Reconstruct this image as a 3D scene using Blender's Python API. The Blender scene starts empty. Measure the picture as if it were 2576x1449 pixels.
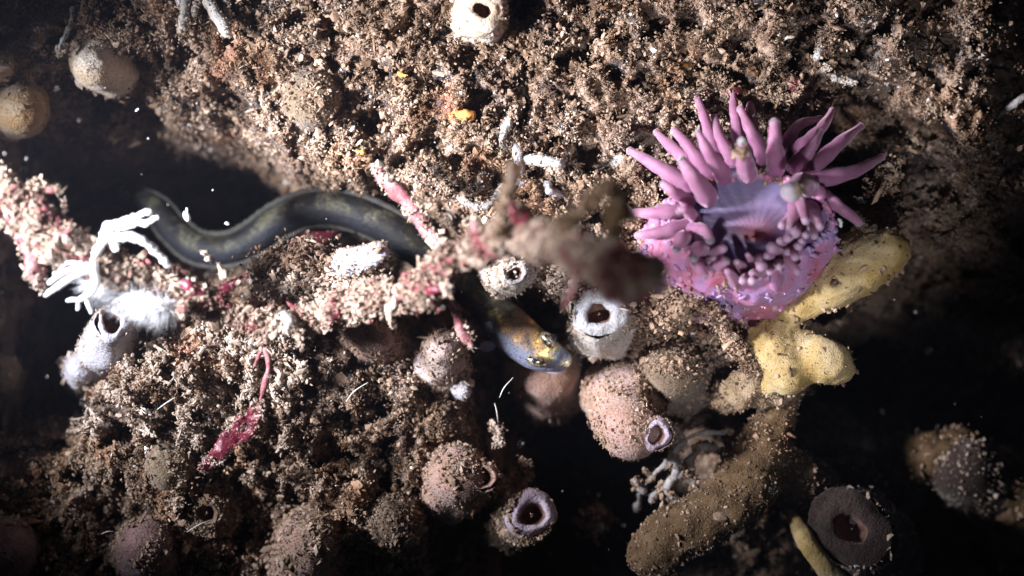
import bpy, bmesh, math, random
import numpy as np
from mathutils import Vector

# ------------------------------------------------------------------ camera, world, lamps
C = bpy.context.scene
C.unit_settings.system = 'METRIC'
C.unit_settings.scale_length = 0.02          # one unit is about two centimetres of reef
DIST = 17.07
S = 10.24 / 2575.0                           # world units per photo pixel at height 0

cam_d = bpy.data.cameras.new('camera')
cam = bpy.data.objects.new('camera', cam_d)
C.collection.objects.link(cam)
cam.location = (0, 0, DIST)
cam.rotation_euler = (0, 0, 0)
cam_d.lens = 60
cam_d.sensor_width = 36
cam_d.clip_end = 400
cam_d.dof.use_dof = True
cam_d.dof.focus_distance = DIST - 0.45
cam_d.dof.aperture_fstop = 0.16
C.camera = cam

w = bpy.data.worlds.new('World')
C.world = w
w.use_nodes = True
nt = w.node_tree
bg = nt.nodes['Background']
sky = nt.nodes.new('ShaderNodeTexSky')
sky.sky_type = 'NISHITA'
sky.sun_disc = False
sky.sun_elevation = math.radians(35)
sky.sun_rotation = math.radians(285)
nt.links.new(sky.outputs[0], bg.inputs[0])
bg.inputs[1].default_value = 0.0045          # almost no daylight reaches this depth


def spot(name, loc, aim, power, angle, blend, col, radius):
    d = bpy.data.lights.new(name, 'SPOT')
    d.energy = power
    d.spot_size = math.radians(angle)
    d.spot_blend = blend
    d.color = col
    d.shadow_soft_size = radius
    o = bpy.data.objects.new(name, d)
    C.collection.objects.link(o)
    o.location = loc
    o.rotation_euler = (Vector(aim) - Vector(loc)).to_track_quat('-Z', 'Y').to_euler()
    return o


# the diver's two torches, and one added fill lamp
spot('dive_torch', (-9.2, 0.9, 8.4), (0.9, 1.35, 0.0), 28000, 37, 1.0, (0.92, 0.92, 1.0), 0.9)
spot('camera_fill', (1.2, -5.6, 11.4), (2.2, 0.75, 0.0), 4300, 25, 1.0, (0.90, 0.91, 1.0), 0.35)  # weak frontal fill, added to brighten the anemone and yellow club
spot('side_torch', (-9.5, 0.9, 5.4), (-2.7, -0.1, 0.0), 10500, 43, 0.95, (0.86, 0.89, 1.0), 0.18)

C.view_settings.view_transform = 'Standard'
C.view_settings.look = 'None'
C.view_settings.exposure = 0
C.view_settings.gamma = 1
C.cycles.max_bounces = 6
C.cycles.diffuse_bounces = 3
C.cycles.use_denoising = True

# ------------------------------------------------------------------ noise
rng = np.random.default_rng(11)
_perm = rng.permutation(256)
_perm = np.concatenate([_perm, _perm, _perm])
_g = rng.normal(size=(256, 3))
_g /= np.linalg.norm(_g, axis=1)[:, None]


def perlin(p):
    p = np.asarray(p, dtype=np.float64)
    i = np.floor(p).astype(np.int64)
    f = p - i
    i &= 255
    u = f * f * f * (f * (f * 6 - 15) + 10)
    out = 0
    for dx in (0, 1):
        wx = u[:, 0] if dx else 1 - u[:, 0]
        for dy in (0, 1):
            wy = u[:, 1] if dy else 1 - u[:, 1]
            for dz in (0, 1):
                wz = u[:, 2] if dz else 1 - u[:, 2]
                h = _perm[_perm[_perm[i[:, 0] + dx] + ((i[:, 1] + dy) & 255)] + ((i[:, 2] + dz) & 255)]
                g = _g[h]
                out = out + wx * wy * wz * (g[:, 0] * (f[:, 0] - dx) + g[:, 1] * (f[:, 1] - dy) + g[:, 2] * (f[:, 2] - dz))
    return out * 1.6


def fbm(p, octv=4, gain=0.5):
    a, s, o = 1.0, 1.0, 0
    for k in range(octv):
        o = o + a * perlin(p * s + 17.3 * k)
        a *= gain
        s *= 2.03
    return o


def smooth(a, b, x):
    t = np.clip((x - a) / (b - a), 0, 1)
    return t * t * (3 - 2 * t)


# ------------------------------------------------------------------ places
def P(px, py, z=0.0):
    k = (DIST - z) / DIST
    return np.array([(px - 1287.5) * S * k, -(py - 724.5) * S * k, z])


def R(r, z=0.0):
    return r * S * (DIST - z) / DIST


RELIEF = """
6 6 6 7 7 7 8 8 8 8 8 8 8 8 7 7 6 6 5
6 6 6 6 6 7 7 8 8 8 8 8 8 8 7 7 6 6 5
3 3 3 4 5 6 7 7 8 8 8 8 8 7 7 4 5 6 5
0 0 0 0 1 3 5 6 7 7 7 7 7 7 6 4 4 5 5
0 0 0 0 0 0 1 2 4 6 6 6 7 6 6 4 4 5 4
0 1 3 4 4 4 4 3 1 3 4 5 6 6 6 5 3 3 3
0 2 5 6 6 6 6 5 3 2 2 4 5 5 3 2 1 2 2
0 4 6 6 6 6 6 6 4 0 0 0 2 3 3 2 0 1 1
4 5 6 6 6 6 6 6 5 2 0 0 1 4 4 3 3 2 0
5 5 5 6 5 5 6 5 4 2 0 0 2 4 4 4 3 2 0
5 5 5 5 5 5 5 5 3 1 0 0 2 3 3 3 2 1 0
"""
_rel = np.array([[float(v) for v in l.split()] for l in RELIEF.strip().splitlines()])


def _cub(f):
    return np.stack([(-f + 2 * f * f - f ** 3) / 2, (2 - 5 * f * f + 3 * f ** 3) / 2,
                     (f + 4 * f * f - 3 * f ** 3) / 2, (f ** 3 - f * f) / 2])


def macro(x, y):
    gx = (x / S + 1287.5) / 2575.0 * 18
    gy = (-y / S + 724.5) / 1449.0 * 10
    gx = np.clip(gx, -2, 20)
    gy = np.clip(gy, -2, 12)
    ix, iy = np.floor(gx).astype(int), np.floor(gy).astype(int)
    wx, wy = _cub(gx - ix), _cub(gy - iy)
    o = 0
    for a in range(4):
        for b in range(4):
            o = o + wx[a] * wy[b] * _rel[np.clip(iy + b - 1, 0, 10), np.clip(ix + a - 1, 0, 18)]
    v = o
    rim = smooth(-0.35, -1.3, gx) * smooth(-0.5, 2.0, gy) * 8.0      # unseen ridge added beyond the left edge to shade the crevice
    v = np.maximum(v, rim)
    d = np.maximum(6 - v, 0)
    return np.where(v > 6, (v - 6) * 0.22, -0.42 * d - 0.06 * d * d)


def bare(x, y):
    q = np.stack([x, y, 0 * x], 1)
    return smooth(0.20, 0.40, perlin(q * 1.9 + 61) + 0.45 * perlin(q * 5.2 + 13))


def ground_h(x, y):
    x = np.atleast_1d(np.asarray(x, float))
    y = np.atleast_1d(np.asarray(y, float))
    p = np.stack([x, y, np.zeros_like(x)], 1)
    wx = perlin(p * 1.1 + 40) * 0.30 + perlin(p * 3.1 + 7) * 0.09
    wy = perlin(p * 1.1 + 90) * 0.30 + perlin(p * 3.1 + 55) * 0.09
    h = macro(x + wx, y + wy)
    q = p + np.stack([wx, wy, 0 * wx], 1) * 0.5
    h = h + 0.16 * fbm(q * 0.9 + 3, 3)
    h = h + 0.13 * (1 - 2 * np.abs(perlin(q * 2.6 + 9)))
    h = h + 0.085 * (0.6 - 2 * np.abs(perlin(q * 6.5 + 19)))
    h = h + 0.045 * perlin(q * 15 + 5) + 0.028 * perlin(q * 33 + 2)
    pit = smooth(0.16, 0.42, perlin(q * 3.4 + 71) + 0.35 * perlin(q * 9 + 33))
    h = h - 0.42 * pit
    pit2 = smooth(0.22, 0.5, perlin(q * 8.5 + 171) + 0.3 * perlin(q * 21 + 3))
    h = h - 0.20 * pit2 - 0.16 * bare(x, y)
    return h


def gz(px, py):
    z = 0.0
    for _ in range(8):
        q = P(px, py, z)
        z = 0.5 * z + 0.5 * float(macro(np.array([q[0]]), np.array([q[1]]))[0])
    return z


# ------------------------------------------------------------------ mesh and object helpers
def mesh_obj(name, V, F, mat, parent=None, smoothf=True, attrs=None, mats=None, fmat=None):
    """V (n,3) world coordinates; F array (m,3|4) or a list of such arrays."""
    V = np.asarray(V, dtype=np.float32)
    loc = np.array(parent.matrix_world.translation if parent is None else _org[parent.name], dtype=np.float32) if parent is not None else np.zeros(3, np.float32)
    if parent is None:
        loc = V.mean(0) if len(V) < 500000 else np.zeros(3, np.float32)
    Fs = F if isinstance(F, list) else [F]
    Fs = [np.asarray(f, dtype=np.int32) for f in Fs if len(f)]
    me = bpy.data.meshes.new(name)
    me.vertices.add(len(V))
    me.vertices.foreach_set('co', (V - loc).astype(np.float32).ravel())
    tot = np.concatenate([np.full(len(f), f.shape[1], np.int32) for f in Fs])
    idx = np.concatenate([f.ravel() for f in Fs])
    me.loops.add(len(idx))
    me.loops.foreach_set('vertex_index', idx)
    me.polygons.add(len(tot))
    st = np.concatenate([[0], np.cumsum(tot)[:-1]]).astype(np.int32)
    me.polygons.foreach_set('loop_start', st)
    me.polygons.foreach_set('loop_total', tot)
    for m in (mats or [mat]):
        me.materials.append(m)
    if fmat is not None:
        me.polygons.foreach_set('material_index', np.asarray(fmat, np.int32))
    me.polygons.foreach_set('use_smooth', np.full(len(tot), smoothf, bool) if not isinstance(smoothf, np.ndarray) else smoothf)
    for k, a in (attrs or {}).items():
        at = me.attributes.new(k, 'FLOAT', 'POINT')
        at.data.foreach_set('value', np.asarray(a, np.float32))
    me.update(calc_edges=True)
    me.validate()
    o = bpy.data.objects.new(name, me)
    C.collection.objects.link(o)
    if parent is not None:
        o.parent = parent
    else:
        o.location = loc
    return o


_org = {}


def thing(name, label, cat, loc, group=None):
    o = bpy.data.objects.new(name, None)
    o.empty_display_size = 0.1
    C.collection.objects.link(o)
    o.location = tuple(float(v) for v in loc)
    _org[o.name] = np.array(loc, dtype=float)
    o['label'] = label
    o['category'] = cat
    if group:
        o['group'] = group
    return o


def tag(o, label, cat, group=None, kind=None):
    if label:
        o['label'] = label
    if cat:
        o['category'] = cat
    if group:
        o['group'] = group
    if kind:
        o['kind'] = kind
    return o


def catmull(pts, n):
    pts = np.asarray(pts, float)
    if len(pts) == 2:
        t = np.linspace(0, 1, n)[:, None]
        return pts[0] * (1 - t) + pts[1] * t
    e = np.vstack([2 * pts[0] - pts[1], pts, 2 * pts[-1] - pts[-2]])
    u = np.linspace(0, len(pts) - 1 - 1e-9, n)
    i = np.floor(u).astype(int)
    f = (u - i)[:, None]
    a, b, c, d = e[i], e[i + 1], e[i + 2], e[i + 3]
    return 0.5 * (2 * b + (c - a) * f + (2 * a - 5 * b + 4 * c - d) * f ** 2 + (3 * b - a - 3 * c + d) * f ** 3)


def sweep(pts, radii, n=24, seg=14, flat=1.0, cap0=True, cap1=True, capn=4, up=(0, 0, 1)):
    """round-capped swept tube. Returns V, [quads, tris], t, ang, N"""
    c = catmull(pts, n)
    r = catmull(np.array(radii, float)[:, None], n)[:, 0]
    tan = np.gradient(c, axis=0)
    tan /= np.linalg.norm(tan, axis=1)[:, None] + 1e-9
    L = np.linspace(0, 1, n)
    if capn:
        th = np.linspace(0, math.pi / 2, capn + 1)[1:]
        if cap1:
            c = np.vstack([c, [c[-1] + tan[-1] * r[-1] * math.sin(a) for a in th]])
            r = np.concatenate([r, [r[n - 1] * max(math.cos(a), 0.03) for a in th]])
            tan = np.vstack([tan, np.repeat(tan[-1:], capn, 0)])
            L = np.concatenate([L, np.full(capn, 1.0)])
        if cap0:
            c = np.vstack([[c[0] - tan[0] * r[0] * math.sin(a) for a in th[::-1]], c])
            r = np.concatenate([[r[0] * max(math.cos(a), 0.03) for a in th[::-1]], r])
            tan = np.vstack([np.repeat(tan[:1], capn, 0), tan])
            L = np.concatenate([np.zeros(capn), L])
    m = len(c)
    u = np.array(up, float)
    U = np.zeros((m, 3))
    W = np.zeros((m, 3))
    prev = u
    for k in range(m):
        v = prev - tan[k] * prev.dot(tan[k])
        if np.linalg.norm(v) < 1e-4:
            v = np.array([1.0, 0.2, 0.1]) - tan[k] * np.dot([1.0, 0.2, 0.1], tan[k])
        v /= np.linalg.norm(v)
        U[k] = v
        W[k] = np.cross(tan[k], v)
        prev = v
    a = np.linspace(0, 2 * math.pi, seg, endpoint=False)
    N = U[:, None, :] * np.cos(a)[None, :, None] * flat + W[:, None, :] * np.sin(a)[None, :, None]
    V = c[:, None, :] + N * r[:, None, None]
    V = V.reshape(-1, 3)
    i = np.arange(m - 1)[:, None] * seg
    j = np.arange(seg)[None, :]
    jn = (j + 1) % seg
    Q = np.stack([i + j, i + jn, i + seg + jn, i + seg + j], -1).reshape(-1, 4)
    T = []
    V = np.vstack([V, c[0], c[-1]])
    b0, b1 = m * seg, m * seg + 1
    T += [[b0, (k + 1) % seg, k] for k in range(seg)]
    if cap1:
        T += [[b1, (m - 1) * seg + k, (m - 1) * seg + (k + 1) % seg] for k in range(seg)]
    t = np.concatenate([np.repeat(L, seg), [0, 1]])
    ang = np.concatenate([np.tile(np.cos(a), m), [0, 0]])
    NN = np.vstack([N.reshape(-1, 3), -tan[:1], tan[-1:]])
    return V, [Q, np.array(T)], t, ang, NN


def join(parts):
    """parts: list of (V, [faces...])"""
    Vs, Q, T, off = [], [], [], 0
    for V, Fs in parts:
        Vs.append(V)
        for f in (Fs if isinstance(Fs, list) else [Fs]):
            f = np.asarray(f)
            if len(f) == 0:
                continue
            (Q if f.shape[1] == 4 else T).append(f + off)
        off += len(V)
    out = []
    if Q:
        out.append(np.vstack(Q))
    if T:
        out.append(np.vstack(T))
    return np.vstack(Vs), out


# unit icosahedra
def _ico(sub):
    bm = bmesh.new()
    bmesh.ops.create_icosphere(bm, subdivisions=sub, radius=1.0)
    V = np.array([v.co[:] for v in bm.verts])
    F = np.array([[v.index for v in f.verts] for f in bm.faces])
    bm.free()
    return V, F


ICO1, ICO2, ICO3 = _ico(1), _ico(2), _ico(3)


def crumbs(cen, size, ico=ICO1, jag=0.35, seed=1):
    r = np.random.default_rng(seed)
    V0, F0 = ico
    n, k = len(cen), len(V0)
    a = r.normal(size=(n, 3))
    a /= np.linalg.norm(a, axis=1)[:, None]
    b = np.cross(a, r.normal(size=(n, 3)))
    b /= np.linalg.norm(b, axis=1)[:, None]
    c = np.cross(a, b)
    st = np.exp(r.normal(size=(n, 3)) * 0.48)
    M = np.stack([a * st[:, :1], b * st[:, 1:2], c * st[:, 2:]], 1)
    V = V0[None] * (1 + jag * r.normal(size=(n, k, 1)) * 0.6)
    V = np.einsum('nki,nij->nkj', V, M) * np.asarray(size)[:, None, None] + np.asarray(cen)[:, None, :]
    F = (F0[None] + (np.arange(n) * k)[:, None, None]).reshape(-1, 3)
    return V.reshape(-1, 3), F


def slivers(cen, nrm, L, w0, seed=1, spread=0.8):
    """short fine fibres standing on a surface"""
    r = np.random.default_rng(seed)
    n = len(cen)
    d = nrm + r.normal(size=(n, 3)) * spread
    d /= np.linalg.norm(d, axis=1)[:, None]
    u = np.cross(d, r.normal(size=(n, 3)))
    u /= np.linalg.norm(u, axis=1)[:, None]
    v = np.cross(d, u)
    L = (L * np.exp(r.normal(size=n) * 0.4))[:, None]
    w0 = (w0 * np.exp(r.normal(size=n) * 0.3))[:, None]
    V = np.stack([cen + u * w0, cen - u * w0 * .5 + v * w0 * .87, cen - u * w0 * .5 - v * w0 * .87, cen + d * L], 1)
    F = np.array([[0, 1, 3], [1, 2, 3], [2, 0, 3]])[None] + (np.arange(n) * 4)[:, None, None]
    return V.reshape(-1, 3), F.reshape(-1, 3)


def fuse(parts, voxel=0.03, sm=3):
    V, F = join(parts)
    me = bpy.data.meshes.new('tmp')
    me.from_pydata(V.tolist(), [], [f for a in F for f in a.tolist()])
    o = bpy.data.objects.new('tmp', me)
    C.collection.objects.link(o)
    m = o.modifiers.new('r', 'REMESH')
    m.mode = 'VOXEL'
    m.voxel_size = voxel
    s = o.modifiers.new('s', 'SMOOTH')
    s.factor = 0.6
    s.iterations = sm
    dg = bpy.context.evaluated_depsgraph_get()
    dg.update()
    e = o.evaluated_get(dg)
    m2 = e.to_mesh()
    m2.calc_loop_triangles()
    V2 = np.empty(len(m2.vertices) * 3, np.float32)
    m2.vertices.foreach_get('co', V2)
    N2 = np.empty(len(m2.vertices) * 3, np.float32)
    m2.vertices.foreach_get('normal', N2)
    T = np.empty(len(m2.loop_triangles) * 3, np.int32)
    m2.loop_triangles.foreach_get('vertices', T)
    e.to_mesh_clear()
    bpy.data.objects.remove(o)
    bpy.data.meshes.remove(me)
    return V2.reshape(-1, 3).astype(float), T.reshape(-1, 3), N2.reshape(-1, 3).astype(float)


def normals(V, Fs):
    N = np.zeros_like(V)
    for F in (Fs if isinstance(Fs, list) else [Fs]):
        n = np.cross(V[F[:, 1]] - V[F[:, 0]], V[F[:, 2]] - V[F[:, 0]])
        for k in range(F.shape[1]):
            np.add.at(N, F[:, k], n)
    return N / (np.linalg.norm(N, axis=1)[:, None] + 1e-12)


def with_crumbs(V, Fs, count, size, seed=1, zmin=-9, keep=None, lift=0.4):
    """scatter crumbs over a surface; returns V, faces, material index per face, smooth flags"""
    Fs = Fs if isinstance(Fs, list) else [Fs]
    r = np.random.default_rng(seed)
    N = normals(V, Fs)
    idx = r.integers(0, len(V), count)
    if keep is not None:
        idx = idx[keep(V[idx], N[idx])]
    idx = idx[V[idx][:, 2] > zmin]
    cen = V[idx] + r.normal(size=(len(idx), 3)) * size * 1.3
    sz = size * np.exp(r.normal(size=len(idx)) * 0.45)
    cen = cen + N[idx] * sz[:, None] * lift
    cv, cf = crumbs(cen, sz, seed=seed + 5)
    ix2 = r.integers(0, len(V), int(count * 0.9))
    ix2 = ix2[V[ix2][:, 2] > zmin]
    fv, ff = slivers(V[ix2], N[ix2], size * 2.6, size * 0.22, seed=seed + 9)
    cf = np.vstack([cf, ff + len(cv)])
    cv = np.vstack([cv, fv])
    nq = [len(f) for f in Fs]
    Vj = np.vstack([V, cv])
    F = Fs + [cf + len(V)]
    fm = np.concatenate([np.zeros(sum(nq)), np.ones(len(cf))])
    sf = np.concatenate([np.ones(sum(nq), bool), np.zeros(len(cf), bool)])
    return Vj, F, fm, sf


# ------------------------------------------------------------------ materials
def mat(name, stops, scale=6.0, detail=6.0, rough=0.7, spec=0.3, sss=0.0, sss_scale=0.15, sss_col=None, bump=0.3,
        bump_scale=40.0, attr=None, attr_stops=None, attr_mix=1.0, speck=None, speck_scale=60.0, speck_cut=(0.60, 0.66),
        sheen=0.0, sheen_col=(1, 1, 1), metallic=0.0, coat=0.0, alpha=1.0, island=0.0, dist=0.0, trans=0.0, seed=0.0, tint=0.0):
    m = bpy.data.materials.new(name)
    m.use_nodes = True
    n, l = m.node_tree.nodes, m.node_tree.links
    b = n['Principled BSDF']
    tc = n.new('ShaderNodeTexCoord')
    mp = n.new('ShaderNodeMapping')
    mp.inputs['Location'].default_value = (seed, seed * 0.7, -seed)
    l.new(tc.outputs['Object'], mp.inputs[0])
    no = n.new('ShaderNodeTexNoise')
    no.inputs['Scale'].default_value = scale
    no.inputs['Detail'].default_value = detail
    no.inputs['Roughness'].default_value = 0.62
    no.inputs['Distortion'].default_value = dist
    l.new(mp.outputs[0], no.inputs['Vector'])
    cr = n.new('ShaderNodeValToRGB')
    els = cr.color_ramp.elements
    while len(els) < len(stops):
        els.new(0.5)
    for e, (p, c) in zip(els, stops):
        e.position = p
        e.color = (*c, 1)
    fac = no.outputs[0]
    if island:
        ge = n.new('ShaderNodeNewGeometry')
        ma = n.new('ShaderNodeMath')
        ma.operation = 'MULTIPLY_ADD'
        ma.inputs[1].default_value = island
        ma.inputs[2].default_value = -island / 2
        l.new(ge.outputs['Random Per Island'], ma.inputs[0])
        ad = n.new('ShaderNodeMath')
        ad.operation = 'ADD'
        l.new(no.outputs[0], ad.inputs[0])
        l.new(ma.outputs[0], ad.inputs[1])
        fac = ad.outputs[0]
    l.new(fac, cr.inputs[0])
    col = cr.outputs[0]
    if tint:
        nz = n.new('ShaderNodeTexNoise')
        nz.inputs['Scale'].default_value = 1.5
        nz.inputs['Detail'].default_value = 4
        l.new(mp.outputs[0], nz.inputs['Vector'])
        tr_ = n.new('ShaderNodeValToRGB')
        te = tr_.color_ramp.elements
        te.new(0.5)
        te.new(0.5)
        te.new(0.5)
        for e, (p, c) in zip(te, [(0.30, (0.62, 0.66, 0.74)), (0.44, (0.98, 0.90, 0.88)), (0.56, (1.0, 0.96, 0.92)), (0.64, (1.0, 0.80, 0.66)), (0.72, (0.95, 0.62, 0.55))]):
            e.position = p
            e.color = (*c, 1)
        l.new(nz.outputs[0], tr_.inputs[0])
        mt = n.new('ShaderNodeMix')
        mt.data_type = 'RGBA'
        mt.blend_type = 'MULTIPLY'
        mt.inputs[0].default_value = tint
        l.new(col, mt.inputs[6])
        l.new(tr_.outputs[0], mt.inputs[7])
        col = mt.outputs[2]
    if attr:
        at = n.new('ShaderNodeAttribute')
        at.attribute_name = attr
        ar = n.new('ShaderNodeValToRGB')
        els = ar.color_ramp.elements
        while len(els) < len(attr_stops):
            els.new(0.5)
        for e, (p, c) in zip(els, attr_stops):
            e.position = p
            e.color = (*c, 1)
        l.new(at.outputs['Fac'], ar.inputs[0])
        mx = n.new('ShaderNodeMix')
        mx.data_type = 'RGBA'
        mx.blend_type = 'MULTIPLY'
        mx.inputs[0].default_value = attr_mix
        l.new(col, mx.inputs[6])
        l.new(ar.outputs[0], mx.inputs[7])
        col = mx.outputs[2]
    if speck:
        n2 = n.new('ShaderNodeTexNoise')
        n2.inputs['Scale'].default_value = speck_scale
        n2.inputs['Detail'].default_value = 2
        l.new(mp.outputs[0], n2.inputs['Vector'])
        r2 = n.new('ShaderNodeMapRange')
        r2.inputs[1].default_value = speck_cut[0]
        r2.inputs[2].default_value = speck_cut[1]
        l.new(n2.outputs[0], r2.inputs[0])
        m2 = n.new('ShaderNodeMix')
        m2.data_type = 'RGBA'
        l.new(r2.outputs[0], m2.inputs[0])
        l.new(col, m2.inputs[6])
        m2.inputs[7].default_value = (*speck, 1)
        col = m2.outputs[2]
    l.new(col, b.inputs['Base Color'])
    b.inputs['Roughness'].default_value = rough
    b.inputs['Specular IOR Level'].default_value = spec
    b.inputs['Metallic'].default_value = metallic
    b.inputs['Coat Weight'].default_value = coat
    b.inputs['Alpha'].default_value = alpha
    if trans:
        b.inputs['Transmission Weight'].default_value = trans
    if sss:
        b.inputs['Subsurface Weight'].default_value = sss
        b.inputs['Subsurface Scale'].default_value = sss_scale
        b.inputs['Subsurface Radius'].default_value = sss_col or (1.0, 0.6, 0.45)
    if sheen:
        b.inputs['Sheen Weight'].default_value = sheen
        b.inputs['Sheen Tint'].default_value = (*sheen_col, 1)
        b.inputs['Sheen Roughness'].default_value = 0.35
    if bump:
        n3 = n.new('ShaderNodeTexNoise')
        n3.inputs['Scale'].default_value = bump_scale
        n3.inputs['Detail'].default_value = 4
        l.new(mp.outputs[0], n3.inputs['Vector'])
        bu = n.new('ShaderNodeBump')
        bu.inputs['Strength'].default_value = bump
        bu.inputs['Distance'].default_value = 0.03
        l.new(n3.outputs[0], bu.inputs['Height'])
        l.new(bu.outputs[0], b.inputs['Normal'])
    return m


M = {}
M['sediment'] = mat('sediment', [(0.30, (0.045, 0.032, 0.026)), (0.42, (0.19, 0.13, 0.092)), (0.52, (0.36, 0.275, 0.215)),
                                 (0.62, (0.52, 0.42, 0.35)), (0.74, (0.70, 0.60, 0.52))], scale=2.2, detail=9, rough=0.9,
                    spec=0.15, bump=0.6, bump_scale=45, speck=(0.06, 0.055, 0.06), speck_scale=2.3, speck_cut=(0.50, 0.56), tint=0.9)
M['crumb'] = mat('sediment_crumb', [(0.28, (0.045, 0.030, 0.020)), (0.42, (0.20, 0.135, 0.088)), (0.52, (0.36, 0.265, 0.19)),
                                    (0.64, (0.50, 0.395, 0.305)), (0.82, (0.70, 0.62, 0.54))], scale=2.6, detail=9, rough=0.95,
                 spec=0.12, bump=0.0, island=0.15, tint=0.9)
M['turf'] = mat('turf_fibre', [(0.28, (0.085, 0.055, 0.034)), (0.45, (0.24, 0.165, 0.11)), (0.58, (0.38, 0.28, 0.20)), (0.75, (0.52, 0.43, 0.34))], scale=3.0, detail=8,
                rough=0.95, spec=0.1, bump=0.0, island=0.15, tint=0.9)
M['pale_crumb'] = mat('pale_crumb', [(0.25, (0.14, 0.10, 0.07)), (0.42, (0.32, 0.23, 0.17)), (0.56, (0.48, 0.38, 0.30)),
                                     (0.78, (0.72, 0.64, 0.57))], scale=5, detail=8, rough=0.9, spec=0.2, bump=0, island=0.22)
M['grain'] = mat('sand_grain', [(0.3, (0.75, 0.72, 0.7)), (0.6, (0.95, 0.95, 0.95))], scale=3, rough=0.12, spec=0.9, bump=0, island=0.6)
M['orange'] = mat('orange_sponge', [(0.3, (0.45, 0.16, 0.04)), (0.7, (0.85, 0.42, 0.12))], scale=8, sss=0.3, sss_scale=0.05)
M['white'] = mat('white_tube', [(0.3, (0.26, 0.225, 0.19)), (0.5, (0.42, 0.40, 0.37)), (0.7, (0.60, 0.60, 0.59))], scale=7, rough=0.6,
                 bump=0.7, bump_scale=60, sss=0.25, sss_scale=0.08, sss_col=(1, 1, 1))
M['bright_white'] = mat('bright_white_tube', [(0.3, (0.80, 0.80, 0.82)), (0.7, (0.93, 0.93, 0.95))], scale=9, rough=0.5, bump=0.3,
                        bump_scale=40, sss=0.3, sss_scale=0.1, sss_col=(1, 1, 1))
M['grey_branch'] = mat('grey_branch', [(0.3, (0.16, 0.14, 0.13)), (0.7, (0.46, 0.43, 0.41))], scale=8, rough=0.8, bump=0.6)
M['tentacle'] = mat('tentacle', [(0.3, (0.27, 0.115, 0.185)), (0.5, (0.33, 0.155, 0.225)), (0.7, (0.38, 0.20, 0.265))], scale=5, rough=0.55,
                    spec=0.25, sss=0.7, sss_scale=0.2, sss_col=(1.0, 0.40, 0.75), bump=0.12, bump_scale=70, attr='along',
                    attr_stops=[(0.0, (0.62, 0.36, 0.60)), (0.30, (0.80, 0.72, 0.86)), (0.7, (1.0, 1.05, 1.05)), (0.93, (1.12, 1.3, 1.25)), (1.0, (1.4, 2.0, 1.75))],
                    sheen=0.5, sheen_col=(1.0, 0.75, 0.9))
M['column'] = mat('anemone_column', [(0.30, (0.26, 0.21, 0.44)), (0.42, (0.36, 0.23, 0.42)), (0.52, (0.42, 0.17, 0.29)), (0.62, (0.46, 0.12, 0.17)),
                                     (0.75, (0.52, 0.34, 0.44))], scale=1.7, detail=5, rough=0.45, spec=0.4, sss=0.35, sss_scale=0.14,
                  sss_col=(1.0, 0.5, 0.7), bump=0.5, bump_scale=18, sheen=0.3, sheen_col=(1, 0.8, 1), dist=0.8)
M['fish'] = None
M['yellow'] = mat('yellow_sponge', [(0.30, (0.25, 0.15, 0.035)), (0.42, (0.37, 0.255, 0.095)), (0.55, (0.45, 0.335, 0.17)), (0.75, (0.54, 0.44, 0.29))],
                  scale=2.0, detail=7, rough=0.75, spec=0.2, sss=0.25, sss_scale=0.1, sss_col=(1, 0.8, 0.3), bump=0.5, bump_scale=55,
                  speck=(0.14, 0.10, 0.04), speck_scale=38, speck_cut=(0.64, 0.70), sheen=0.25, sheen_col=(1, .9, .6))
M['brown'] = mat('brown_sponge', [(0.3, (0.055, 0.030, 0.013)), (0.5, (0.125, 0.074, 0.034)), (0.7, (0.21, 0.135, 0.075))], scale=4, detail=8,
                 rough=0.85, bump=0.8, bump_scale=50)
M['red'] = mat('red_alga', [(0.3, (0.07, 0.008, 0.016)), (0.55, (0.16, 0.018, 0.034)), (0.75, (0.30, 0.09, 0.10))], scale=9, rough=0.35,
               spec=0.5, bump=0.3, speck=(0.65, 0.45, 0.42), speck_scale=26, speck_cut=(0.66, 0.72))
M['pinkstem'] = mat('pink_stem', [(0.3, (0.17, 0.045, 0.05)), (0.5, (0.32, 0.12, 0.13)), (0.7, (0.48, 0.32, 0.29))], scale=5, rough=0.6,
                    bump=0.5, bump_scale=30)
M['crust'] = mat('twig_crust', [(0.26, (0.07, 0.035, 0.03)), (0.355, (0.34, 0.09, 0.105)), (0.42, (0.24, 0.16, 0.12)), (0.53, (0.38, 0.28, 0.21)),
                                (0.64, (0.50, 0.39, 0.31)), (0.80, (0.70, 0.60, 0.52))], scale=3.4, detail=7, rough=0.8, spec=0.3, bump=0.5, bump_scale=35, island=0.2)
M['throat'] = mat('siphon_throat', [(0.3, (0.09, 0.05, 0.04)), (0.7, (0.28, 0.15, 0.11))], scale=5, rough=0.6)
M['thread'] = mat('thread', [(0.3, (0.5, 0.45, 0.38)), (0.7, (0.8, 0.76, 0.7))], scale=5, rough=0.6, bump=0)


def squirt_mat(name, dark, mid, pale, seed=0.0, sc=2.2):
    return mat(name, [(0.30, dark), (0.50, mid), (0.72, pale)], scale=sc, detail=9, rough=0.7, spec=0.22, sss=0.3, sss_scale=0.12,
               sss_col=(1, 0.75, 0.6), bump=0.9, bump_scale=42, sheen=0.2, seed=seed, speck=dark, speck_scale=30, speck_cut=(0.60, 0.72))


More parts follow.
